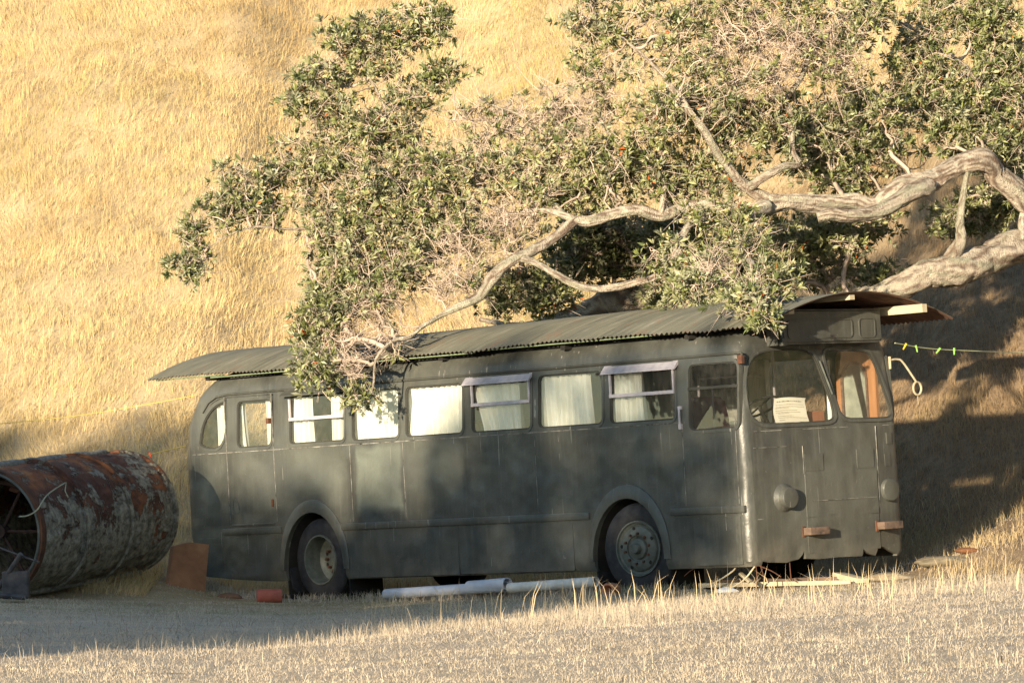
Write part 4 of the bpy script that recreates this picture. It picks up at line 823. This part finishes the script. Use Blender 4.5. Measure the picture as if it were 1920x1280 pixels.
for k, (nm, pts) in enumerate(LIMBS):
    P, r = limb(nm, pts, tree, M['bark'], None, 20 if k < 4 else 12)
    if k: SK.append(P); SKr.append(r)
SK = np.vstack(SK); SKr = np.concatenate(SKr)
# crown blobs: px, py, rx, ry, Y, weight (tips), leafiness, bud share
BL = [(600, 150, 60, 45, 56.2, 34, 1, .1), (565, 190, 34, 26, 56.2, 14, 1, .1), (650, 70, 50, 32, 56.2, 24, 1, .2), (720, 62, 60, 38, 56.2, 30, 1, .2), (800, 45, 55, 45, 56.2, 34, 1, .2), (835, 145, 42, 26, 56.1, 18, 1, .1), (700, 130, 60, 30, 56.2, 16, .8, .2), (770, 185, 60, 36, 56.1, 26, .9, .3), (640, 225, 80, 50, 56.1, 42, 1, .3),
 (720, 250, 90, 60, 55.9, 56, 1, .45), (580, 300, 90, 50, 55.9, 52, .9, .45), (480, 345, 80, 55, 55.8, 44, .85, .3), (430, 390, 60, 34, 55.7, 26, 1, .2), (500, 400, 50, 30, 55.7, 18, 1, .2), (358, 440, 26, 30, 55.7, 13, 1, .1), (350, 500, 28, 34, 55.6, 16, 1, .1), (375, 480, 16, 40, 55.7, 6, .6, .1),
 (650, 350, 100, 70, 55.6, 84, 1, .6), (760, 350, 100, 70, 55.5, 84, 1, .6), (640, 440, 80, 60, 55.4, 66, 1, .6), (740, 430, 90, 60, 55.4, 66, 1, .5), (650, 520, 75, 60, 55.2, 56, .8, .3), (600, 570, 40, 50, 55.1, 30, 1, .05), (720, 520, 70, 60, 55.2, 40, .35, .2), (800, 480, 80, 70, 55.3, 50, .6, .4), (840, 400, 80, 60, 55.4, 56, .8, .6),
 (612, 600, 48, 42, 55.0, 40, 1, .02), (580, 640, 28, 20, 54.9, 10, 1, .02), (640, 640, 34, 38, 54.9, 20, .3, .02), (600, 700, 42, 30, 54.6, 26, .9, .02), (655, 690, 26, 30, 54.5, 12, .2, .02), (675, 745, 24, 18, 54.4, 6, .9, .02), (655, 745, 20, 10, 54.4, 4, 1, .02), (700, 575, 60, 40, 55.0, 26, .2, .1), (720, 640, 60, 30, 54.6, 14, .1, 0),
 (870, 310, 90, 60, 55.6, 60, .7, .6), (960, 330, 90, 60, 55.6, 54, .6, .6), (1000, 235, 100, 55, 55.8, 44, .45, .5), (900, 230, 70, 45, 55.9, 26, .4, .3), (1090, 200, 90, 60, 55.5, 52, .5, .5), (1150, 110, 80, 70, 55.4, 52, .6, .5), (1110, 40, 70, 50, 55.4, 34, .8, .4), (1210, 50, 80, 60, 55.3, 46, .7, .5), (1060, 310, 90, 60, 55.3, 66, .8, .6), (1160, 300, 90, 60, 55.2, 72, 1, .6), (1250, 220, 90, 60, 55.0, 66, .9, .5), (960, 420, 70, 50, 55.4, 34, .4, .5), (900, 450, 80, 60, 55.2, 50, .4, .5), (860, 530, 60, 40, 54.9, 26, .3, .2), (1040, 370, 80, 35, 55.4, 40, .8, .5),
 (1130, 350, 80, 40, 55.5, 46, 1, .4), (1240, 330, 80, 50, 55.5, 50, 1, .4), (1320, 180, 90, 60, 54.9, 60, .7, .4), (1300, 90, 80, 60, 55.0, 50, .6, .4), (1400, 60, 90, 60, 55.1, 62, .35, .3), (1500, 60, 90, 60, 55.3, 66, .3, .3), (1420, 150, 90, 50, 55.0, 50, .4, .3), (1560, 130, 80, 50, 55.4, 48, .35, .2), (1600, 60, 60, 50, 55.6, 36, .7, .3), (1350, 20, 90, 30, 55.1, 30, .8, .3), (1500, 10, 90, 25, 55.3, 30, .9, .3), (1640, 20, 50, 30, 55.8, 24, 1, .05),
 (1390, 240, 80, 60, 55.1, 56, .9, .3), (1470, 230, 60, 60, 55.3, 44, 1, .2), (1560, 250, 80, 55, 55.7, 62, 1, .1), (1620, 200, 70, 45, 55.9, 44, .9, .1), (1640, 270, 60, 40, 56.1, 26, 1, .1), (1540, 320, 90, 40, 56.0, 44, 1, .15), (1360, 330, 60, 50, 55.3, 36, .9, .3), (1300, 330, 50, 50, 55.4, 30, 1, .3), (1600, 340, 60, 24, 56.4, 16, 1, .2), (1680, 290, 70, 45, 56.6, 18, .5, .2), (1620, 420, 80, 30, 57.0, 26, 1, 0),
 (980, 540, 60, 45, 56.6, 50, 1, 0), (1030, 560, 50, 34, 56.6, 34, 1, 0), (930, 570, 30, 24, 56.4, 12, 1, 0), (1080, 480, 60, 50, 58.5, 66, 1, 0), (1170, 480, 80, 50, 58.8, 84, 1, 0), (1130, 430, 90, 30, 58.4, 60, 1, 0), (1260, 440, 60, 40, 57.6, 44, 1, .1), (1240, 560, 40, 34, 58.0, 26, 1, 0), (1330, 470, 60, 60, 56.6, 70, 1, .05), (1400, 500, 70, 50, 57.2, 70, 1, 0), (1480, 470, 70, 60, 57.0, 56, 1, 0), (1560, 440, 70, 40, 56.6, 40, 1, .1), (1560, 500, 60, 50, 57.4, 26, .8, 0), (1640, 520, 50, 30, 57.6, 18, .9, 0),
 (1310, 410, 50, 30, 54.2, 20, 1, .3), (1245, 480, 45, 40, 53.9, 18, .9, .2), (1380, 425, 60, 35, 54.0, 28, 1, .3), (1290, 545, 44, 34, 52.6, 26, 1, .2), (1340, 500, 40, 40, 53.0, 14, .5, .2), (1410, 460, 40, 40, 53.0, 18, 1, .3), (1450, 520, 46, 40, 51.2, 26, 1, .25), (1400, 560, 46, 30, 50.5, 20, 1, .2), (1440, 588, 30, 22, 50.0, 8, 1, .1),
 (1720, 130, 60, 60, 56.5, 44, 1, .1), (1780, 190, 80, 70, 56.6, 84, 1, .1), (1860, 230, 80, 80, 56.8, 84, 1, .1), (1740, 60, 60, 40, 56.6, 24, 1, .1), (1850, 40, 70, 50, 56.8, 46, 1, .05), (1880, 120, 60, 60, 56.9, 46, 1, .05), (1790, 250, 50, 40, 56.5, 24, 1, .2), (1900, 310, 50, 50, 57.0, 24, .7, .1), (1760, 20, 50, 25, 56.6, 10, 1, 0), (1820, 400, 90, 40, 57.8, 66, 1, 0), (1890, 370, 60, 40, 57.8, 30, 1, 0), (1890, 300, 60, 40, 57.8, 30, .6, 0), (1690, 210, 40, 40, 56.4, 12, 1, .2),
 (1980, 120, 70, 120, 57.5, 60, 1, .1), (2000, 300, 60, 80, 58, 40, 1, .1), (2100, 60, 90, 120, 58, 60, 1, .1), (1960, -60, 150, 60, 57.5, 60, 1, .1), (1500, -60, 200, 50, 56, 50, .8, .2), (1200, -50, 150, 50, 55.6, 36, .8, .3), (2200, 200, 100, 120, 59, 60, 1, .1)]
tips = []; tl = []; tbud = []
for (px, py, rx, ry, Y, w, lf, bd) in BL:
    n = int(w * 1.38 * (.82 + .18 * (bd < .25)))
    d = RNG.normal(size=(n, 3)); d /= np.linalg.norm(d, axis=1)[:, None]; rr = RNG.random(n) ** .42
    s = Y / FPX; depth = min(rx, ry) * s * (1.3 if Y < 56.5 else 1.0)
    for k in range(n):
        c = at(px + d[k, 0] * rr[k] * rx, py + d[k, 1] * rr[k] * ry, Y + d[k, 2] * rr[k] * depth); tips.append(c[:])
    tl += [lf] * n; tbud += [bd] * n
tips = np.array(tips); tl = np.array(tl); tbud = np.array(tbud)
# Prim-like attachment of every tip to the growing skeleton
skip = max(1, len(SK) // 900); nodes = SK[::skip].copy(); path = np.zeros(len(nodes)); parent_i = [-1] * len(nodes); n0 = len(nodes)
N = len(tips); best = np.full(N, 1e9); bi = np.zeros(N, int)
for j in range(n0):
    d = np.linalg.norm(tips - nodes[j], axis=1); m = d < best; best[m] = d[m]; bi[m] = j
cost = best.copy(); done = np.zeros(N, bool); node_pos = list(nodes); plen = [0.0] * n0; order = []; child = {}
tip_node = np.zeros(N, int); BF = .45
for it in range(N):
    c = np.where(done, 1e9, cost); k = int(np.argmin(c)); done[k] = True; pj = bi[k]; L_ = float(np.linalg.norm(tips[k] - node_pos[pj]))
    node_pos.append(tips[k]); nid = len(node_pos) - 1; parent_i.append(pj); plen.append(plen[pj] + L_); tip_node[k] = nid
    d = np.linalg.norm(tips - tips[k], axis=1); cc = d + BF * plen[nid]; m = (cc < cost) & ~done; cost[m] = cc[m]; bi[m] = nid
NP = np.array(node_pos); par = np.array(parent_i); load = np.ones(len(NP))
for i in range(len(NP) - 1, n0 - 1, -1): load[par[i]] += load[i] if par[i] >= 0 else 0
rad_ = np.minimum(.0036 * np.sqrt(load), .034)
paths = []; has_parent = par >= n0
for i in range(n0, len(NP)):
    a, b = NP[par[i]], NP[i]; l = np.linalg.norm(b - a); r0 = min(rad_[par[i]] if par[i] >= n0 else rad_[i] * 1.15, rad_[i] * 1.5); n = 4 if l < .25 else 7
    t = np.linspace(0, 1, n)[:, None]; w = RNG.normal(size=3) * l * .13; w2 = RNG.normal(size=3) * l * .07
    P = a + (b - a) * t + w * np.sin(np.pi * t) + w2 * np.sin(2 * np.pi * t) + np.array([0, 0, -.05 * l]) * np.sin(np.pi * t)
    paths.append((P, (r0 + (rad_[i] - r0) * t[:, 0])))
# bare fine twigs bristling round every tip
for k in range(N):
    m = int(RNG.integers(1, 4) + (5 if tl[k] < .6 else 0) + (1 if tbud[k] > .25 else 0))
    for _ in range(m):
        d = RNG.normal(size=3); d[2] += .3; d /= np.linalg.norm(d); l = RNG.uniform(.08, .30); t = np.linspace(0, 1, 4)[:, None]; sd_ = RNG.normal(size=3) * l * .38
        P = tips[k] + d * l * t + sd_ * t * t; paths.append((P, .0042 - .003 * t[:, 0])); e_ = P[1] + (P[2] - P[1]) * .5; f_ = RNG.normal(size=3) * l * .3; paths.append((np.stack([e_, e_ + (P[3] - P[1]) * .3 + f_ * .6, e_ + (P[3] - P[1]) * .55 + f_]), np.array([.003, .0022, .0012])))
V, Q = tube_np(paths, 4); tone = np.concatenate([np.full(len(p) * 4, RNG.random() * (1.0 if r_[0] < .008 else .45)) for p, r_ in paths])
cols = np.array([.27, .21, .165])[None] * (1 - tone[:, None]) + np.array([.64, .51, .42])[None] * tone[:, None]
def world_child(name, me, m, parent, kind=None):
    o = link(name, me, m, parent); o.matrix_parent_inverse = parent.matrix_world.inverted()
    if kind: o['kind'] = kind
    return o
world_child('twigs', np_mesh('twigs', V, [Q], cols, smooth=True), M['twig'], tree, 'stuff')
def leaves(centers, axes, size, ncount, colfn, spread=.95, droop=.0, wid=.30):
    """rosettes of pointed leaves; returns verts, tris, cols"""
    n = len(centers); A = axes / (np.linalg.norm(axes, axis=1)[:, None] + 1e-9); C = np.repeat(centers, ncount, 0); A = np.repeat(A, ncount, 0)
    rnd = RNG.normal(size=C.shape); side = rnd - (rnd * A).sum(1)[:, None] * A; side /= np.linalg.norm(side, axis=1)[:, None]
    el = RNG.uniform(.05, spread, len(C))[:, None]; D = A * np.cos(el * 1.45) + side * np.sin(el * 1.45); D[:, 2] -= droop; D /= np.linalg.norm(D, axis=1)[:, None]
    W_ = np.cross(D, A + .25 * RNG.normal(size=D.shape)); W_ /= np.linalg.norm(W_, axis=1)[:, None] + 1e-9; Nn = np.cross(W_, D)
    l = size * RNG.uniform(.65, 1.25, len(C))[:, None] * np.repeat(RNG.uniform(.65, 1.4, n), ncount)[:, None]; w = l * wid * RNG.uniform(.8, 1.2, len(C))[:, None] * .5
    b = C + D * l * .12 - A * RNG.uniform(0, .03, len(C))[:, None]; mid = b + D * l * .52; tip = b + D * l * .98 - Nn * l * .10
    V = np.stack([b, mid + W_ * w + Nn * w * .35, tip, mid - W_ * w + Nn * w * .35], 1).reshape(-1, 3); k = np.arange(len(C))[:, None] * 4
    T = np.concatenate([k + np.array([[0, 1, 2]]), k + np.array([[0, 2, 3]])]); return V, T, np.repeat(colfn(len(C), np.repeat(np.arange(n), ncount)), 4, 0)
GREENS = np.array([[.16, .18, .06], [.22, .235, .09], [.10, .125, .045], [.28, .285, .14], [.22, .22, .14]])
LC, LA = [], []; BC, BA = [], []
for k in range(N):
    if RNG.random() > tl[k]: continue
    d0 = NP[tip_node[k]] - NP[par[tip_node[k]]]; d0 = d0 / (np.linalg.norm(d0) + 1e-9)
    m = int(RNG.integers(2, 6))
    for _ in range(m):
        off = RNG.normal(size=3) * np.array([.085, .085, .07]); c = tips[k] + off; ax = off / .12 + d0 * .6 + np.array([-.15, -.35, .55]) + RNG.normal(size=3) * .3
        (BC if RNG.random() < tbud[k] * .75 else LC).append(c); (BA if len(BC) > len(BA) else LA).append(ax)
LC, LA, BC, BA = map(np.array, (LC, LA, BC, BA))
def leafcol(n, ro):
    base = GREENS[RNG.integers(0, 5, ro.max() + 1)][ro] * RNG.uniform(.75, 1.35, n)[:, None]
    u = RNG.random(n)[:, None]; base = np.where(u < .20, np.array([.34, .35, .22]) * RNG.uniform(.8, 1.2, n)[:, None], base); base = np.where(u > .995, np.array([.42, .11, .03]), base); return base
def budcol(n, ro): return np.array([.37, .36, .20]) * RNG.uniform(.75, 1.3, n)[:, None] + np.array([.08, 0, -.02]) * RNG.random(n)[:, None]
V1, T1, C1 = leaves(LC, LA, .080, 13, leafcol)
V2, T2, C2 = leaves(BC, BA, .040, 12, budcol, .9, 0, .75)
V3, T3, C3 = leaves(BC - .03 * BA / np.linalg.norm(BA, axis=1)[:, None], BA, .095, 4, leafcol)
print('leaf rosettes', len(LC), 'bud', len(BC), 'tips', N)
V = np.vstack([V1, V2, V3]); T = np.vstack([T1, T2 + len(V1), T3 + len(V1) + len(V2)])
world_child('crown', np_mesh('crown', V, [T], np.vstack([C1, C2, C3])), M['leaf'], tree, 'stuff')

# ------------------------------------------------------------------ trees beside the camera that throw the evening shade
def shade_tree(perp, dist, h, rw, label, seed, zlo=.1, nleaf=3600, rmul=1.0):
    """perp: metres to the left of the sun line through the bus front corner; dist: metres towards the sun"""
    px_, py_ = 2.45 - math.cos(SUN_AZ) * perp - math.sin(SUN_AZ) * dist, 50.4 + math.sin(SUN_AZ) * perp - math.cos(SUN_AZ) * dist
    g0 = float(G(px_, py_)); t = empty('shade_tree', (px_, py_, g0)); bpy.context.view_layer.update(); tag(t, label, 'tree'); rg = np.random.default_rng(seed)
    P = [(px_ + .1 * math.sin(k), py_ + .1 * math.cos(k), g0 - .1 + h * .75 * k / 7) for k in range(8)]; pp = [(np.array(P), np.linspace(.2, .05, 8))]
    for k in range(14):
        z = g0 + h * (.2 + .55 * rg.random()); a = rg.random() * 6.28; l = rw * .8; tt = np.linspace(0, 1, 5)[:, None]; pp.append((np.array([px_, py_, z]) + np.array([math.cos(a) * l, math.sin(a) * l, l * .5]) * tt, .05 - .04 * tt[:, 0]))
    V, Q = tube_np(pp, 8); world_child('trunk', np_mesh('trunk', V, [Q], np.full((len(V), 3), .2), smooth=True), M['bark'], t)
    n = nleaf // 8; d = rg.normal(size=(n, 3)); d /= np.linalg.norm(d, axis=1)[:, None]; d /= np.abs(d).max(1)[:, None] ** .5; r = rg.random(n)[:, None] ** .35
    c = d * r * np.array([rw, rw, h * (1 - zlo) / 2]); lump = 1 + .26 * (fbm(d[:, 0] * 3 + seed, d[:, 2] * 3 + d[:, 1] * 2, 1.2, seed) - .5)[:, None] * 2
    c = c * lump + np.array([px_, py_, g0 + h * (1 + zlo) / 2]); V, T, Cc = leaves(c, d + rg.normal(size=d.shape) * .4, .30, 10, leafcol, 1.0, 0, .5)
    world_child('crown', np_mesh('crown', V, [T], Cc), M['leaf'], t, 'stuff')
TL = 'dark leafy tree to the left of the camera, '
for a in [
    (1.25, 33, 8.2, 1.2, TL + 'slim and nearest the bus', 3, .0, 5000), (3.5, 35, 8.6, 1.6, TL + 'second from the bus', 4, .0, 7500), (6.3, 34, 7.0, 1.6, TL + 'third from the bus', 5, .0, 7000),
    (9.4, 36, 7.9, 2.1, TL + 'fourth from the bus', 6, .0, 13000), (12.9, 35, 9.25, 2.7, TL + 'fifth from the bus', 7, .0, 18000), (17.2, 36, 9.4, 2.9, TL + 'farthest from the bus', 8, .0, 18000)]:
    shade_tree(*a)

# ------------------------------------------------------------------ grass
def blades(x, y, hgt, wid, lean, cols, z=None, wind=(0, 0)):
    n = len(x); z = G(x, y) - .01 if z is None else z; a = RNG.random(n) * 2 * np.pi; la = RNG.random(n) * 2 * np.pi; lr = np.abs(RNG.normal(size=n)) * lean * (.5 + 1.3 * vnoise(x, y, 2.2, 77))
    B = np.stack([x, y, z], 1); L2 = np.stack([np.cos(la) * lr + wind[0], np.sin(la) * lr + wind[1]], 1) * hgt[:, None]
    Wv = np.stack([np.cos(a), np.sin(a) * .6, np.zeros(n)], 1) * wid[:, None] * .5
    mid = B + np.stack([L2[:, 0] * .35, L2[:, 1] * .35, hgt * .6], 1); hh = np.sqrt(np.clip(1 - (lr * .8) ** 2, .1, 1)); tip = B + np.stack([L2[:, 0], L2[:, 1], hgt * hh], 1)
    V = np.stack([B - Wv, B + Wv, mid + Wv * .8, mid - Wv * .8, tip], 1).reshape(-1, 3); k = np.arange(n)[:, None] * 5
    return V, k + np.array([[0, 1, 2, 3]]), k + np.array([[3, 2, 4]]), np.repeat(cols, 5, 0)
def grass_obj(name, parts, label, m='grass'):
    Vs, Qs, Ts, Cs, o = [], [], [], [], 0
    for V, Q, T, C in parts: Vs.append(V); Qs.append(Q + o); Ts.append(T + o); Cs.append(C); o += len(V)
    return tag(link(name, np_mesh(name, np.vstack(Vs), [np.vstack(Qs), np.vstack(Ts)], np.vstack(Cs)), M[m]), label, 'grass', None, 'stuff')
def hexc(*c): return np.array(c, float)
def hillcol(x, y, n):
    p = fbm(x, y, .55, 21, 4)[:, None]; q = fbm(x, y, 2.2, 31, 3)[:, None]; r = RNG.random(n)[:, None]
    c = np.array([.60, .455, .225]) * (1 - p) + np.array([.74, .59, .335]) * p
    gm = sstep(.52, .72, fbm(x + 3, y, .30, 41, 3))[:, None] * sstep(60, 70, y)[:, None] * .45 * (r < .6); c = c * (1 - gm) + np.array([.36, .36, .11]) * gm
    litter_shade = (sstep(.8, 3.0, x) * sstep(14, 8, .4 * x + .917 * y - 54))[:, None]; c = c * (1 - .8 * litter_shade) + np.array([.27, .185, .12]) * .8 * litter_shade; c = np.where(r > .975, np.array([.22, .13, .06]), c); c = np.where((r > .86) & (r < .975) & (RNG.random((n, 1)) < .8), np.array([.42, .28, .145]), c); tr = sstep(.55, .70, fbm(x * .35 + .2 * y, y * 1.6 - .25 * x, .8, 47, 3))[:, None]; c = c * (1 - .24 * tr * (r < .75)) ; ol = sstep(.5, .7, fbm(x, y, .8, 49, 3))[:, None]; c = c * (1 - .16 * ol) + np.array([.50, .45, .17]) * .16 * ol; c = np.where((q > .62) & (r > .35), c * .82, c); return c * RNG.uniform(.86, 1.14, n)[:, None]  # right of the bus: browner leaf litter, darkened further with painted tree shade
def hill_pts(dens, xm, y0, y1):
    n = int(dens * 2 * xm * (y1 - y0)); x = RNG.uniform(-xm, xm, n); y = RNG.uniform(y0, y1, n); u = .4 * x + .917 * y - 54
    keep = ((u > -.9) | ((x < -4.4) & (u > -5.5))) & (np.abs(x) < y * .112 * 1.18 + .8); x, y = x[keep], y[keep]
    k = fbm(x, y, 3.5, 51, 2) > RNG.uniform(.05, .58, len(x)); return x[k], y[k]
x, y = hill_pts(980, 12, 49, 86); n = len(x); print('hill blades', n)
tall = .45 + .9 * fbm(x, y, 1.1, 61, 3) ** 1.2; wa = 6.28 * fbm(x, y, .5, 63, 3) * 1.6; wm = .55 * fbm(x, y, .8, 66, 3) ** 1.5 * 1.6
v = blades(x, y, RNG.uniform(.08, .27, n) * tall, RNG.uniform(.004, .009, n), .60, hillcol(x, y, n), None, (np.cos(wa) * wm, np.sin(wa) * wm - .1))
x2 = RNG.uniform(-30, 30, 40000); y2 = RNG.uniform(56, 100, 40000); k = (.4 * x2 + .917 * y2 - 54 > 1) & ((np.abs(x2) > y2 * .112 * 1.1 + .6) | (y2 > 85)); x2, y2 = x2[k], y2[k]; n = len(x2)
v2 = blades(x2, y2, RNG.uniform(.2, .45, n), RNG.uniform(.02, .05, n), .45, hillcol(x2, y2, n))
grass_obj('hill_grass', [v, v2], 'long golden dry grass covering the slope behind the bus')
def near_ok(x, y):
    # bus footprint and hill are left to others
    dx, dy = x - BO.x, y - BO.y; s = dx * EX.x + dy * EX.y; t = dx * EY.x + dy * EY.y; u = .4 * x + .917 * y - 54
    return ~((s < .0) & (s > -10.0) & (t > .15) & (t < 2.6)) & ~((s > -2.6) & (s < .9) & (t > -.25) & (t < 2.2)) & (u < .6)
def fgcol(x, y, n):
    r = RNG.random(n)[:, None]; p = fbm(x, y, .8, 71, 4)[:, None]; c = np.array([.50, .41, .31]) * (1 - p) + np.array([.66, .56, .45]) * p
    nr = sstep(48, 32, y)[:, None] * .8; c = c * (1 - nr) + np.array([.56, .475, .36]) * (.8 + .4 * p) * nr; gr = (sstep(.45, .62, fbm(x, y, 1.4, 81, 3)) * sstep(46, 51, y))[:, None]; c = np.where(r < gr * .55, np.array([.27, .28, .13]), c); c = np.where(r > .93, np.array([.30, .23, .15]), c); return c * RNG.uniform(.86, 1.14, n)[:, None]
n = 430000; y = RNG.uniform(25, 59, n) ; x = RNG.uniform(-1.25, 1.25, n) * (y * .112 + .5); k = near_ok(x, y) & (fbm(x, y, 4.0, 91, 2) > RNG.uniform(.15, .55, n)); x, y = x[k], y[k]; n = len(x); print('turf blades', n)
v = blades(x, y, RNG.uniform(.012, .042, n) * (.45 + fbm(x, y, 1.6, 95, 3)), RNG.uniform(.003, .007, n), 1.1, fgcol(x, y, n))
# knee-high stalks in the band crossing in front of the bus
n = 150000; y = RNG.uniform(37, 53, n); x = RNG.uniform(-1.15, 1.25, n) * (y * .112 + .5)
line_y = np.interp(x, [-5, 0, 3, 7], [38, 44.5, 45.5, 46]); w = np.exp(-((y - line_y) / 2.8) ** 2) * (.12 + .9 * sstep(-5, 2.5, x)) * sstep(.35, .6, fbm(x, y, .9, 101, 3))
k = (RNG.random(n) < w) & near_ok(x, y); x, y = x[k], y[k]; n = len(x); print('stalks', n)
v3 = blades(x, y, (.03 + .16 * RNG.random(n) ** 2.2) * (.6 + .8 * fbm(x, y, 1.3, 105, 3)), RNG.uniform(.002, .0045, n), .55, np.array([.56, .475, .36]) * RNG.uniform(.75, 1.15, n)[:, None])
n = 260; y = RNG.uniform(44, 49, n); x = RNG.uniform(-1.5, 6, n); v4 = blades(x, y, RNG.uniform(.22, .42, n), RNG.uniform(.007, .011, n), .55, np.array([.70, .55, .34]) * RNG.uniform(.8, 1.15, n)[:, None])
# grass tufts round the wheels and below the skirts, on the near side
s = RNG.uniform(-11.5, -1.2, 9000); t = -np.abs(RNG.normal(size=9000)) * .45 + .35; x = BO.x + EX.x * s + EY.x * t; y = BO.y + EX.y * s + EY.y * t; k = fbm(x, y, 2.0, 111, 3) > .45; x, y = x[k], y[k]; n = len(x)
v5 = blades(x, y, RNG.uniform(.05, .16, n), RNG.uniform(.005, .009, n), .6, fgcol(x, y, n))
n = 26000; y = RNG.uniform(27, 52, n); x = RNG.uniform(-1.25, 1.25, n) * (y * .112 + .5); k = near_ok(x, y) & (fbm(x * .7, y * 1.5, 1.1, 121, 3) > RNG.uniform(.35, .62, n)); x, y = x[k], y[k]; n = len(x)
v6 = blades(x, y, RNG.uniform(.04, .16, n), RNG.uniform(.003, .006, n), 2.2, np.where(RNG.random(n)[:, None] > .3, np.array([.60, .52, .40]), np.array([.24, .19, .14])) * RNG.uniform(.8, 1.15, n)[:, None])
n = 16000; x = RNG.uniform(4.2, 9, n); y = RNG.uniform(50.6, 60, n); k = (RNG.random(n) < sstep(4.3, 5.6, x)) & (.4 * x + .917 * y - 54 < 1.5) & (fbm(x, y, 2.5, 131, 3) > .38); x, y = x[k], y[k]; n = len(x)
v7 = blades(x, y, RNG.uniform(.05, .20, n), RNG.uniform(.003, .007, n), .8, np.array([.60, .46, .26]) * RNG.uniform(.6, 1.15, n)[:, None])
n = 90000; y = RNG.uniform(22, 58, n); x = RNG.uniform(-16, 16, n); k = near_ok(x, y) & (np.abs(x) > 1.2 * (y * .112 + .5)); x, y = x[k], y[k]; n = len(x)
v8 = blades(x, y, RNG.uniform(.03, .09, n), RNG.uniform(.008, .016, n), 1.0, fgcol(x, y, n))
grass_obj('short_grass', [v, v3, v4, v5, v6, v7, v8], 'short bleached grass with scattered taller stalks in front of the bus')
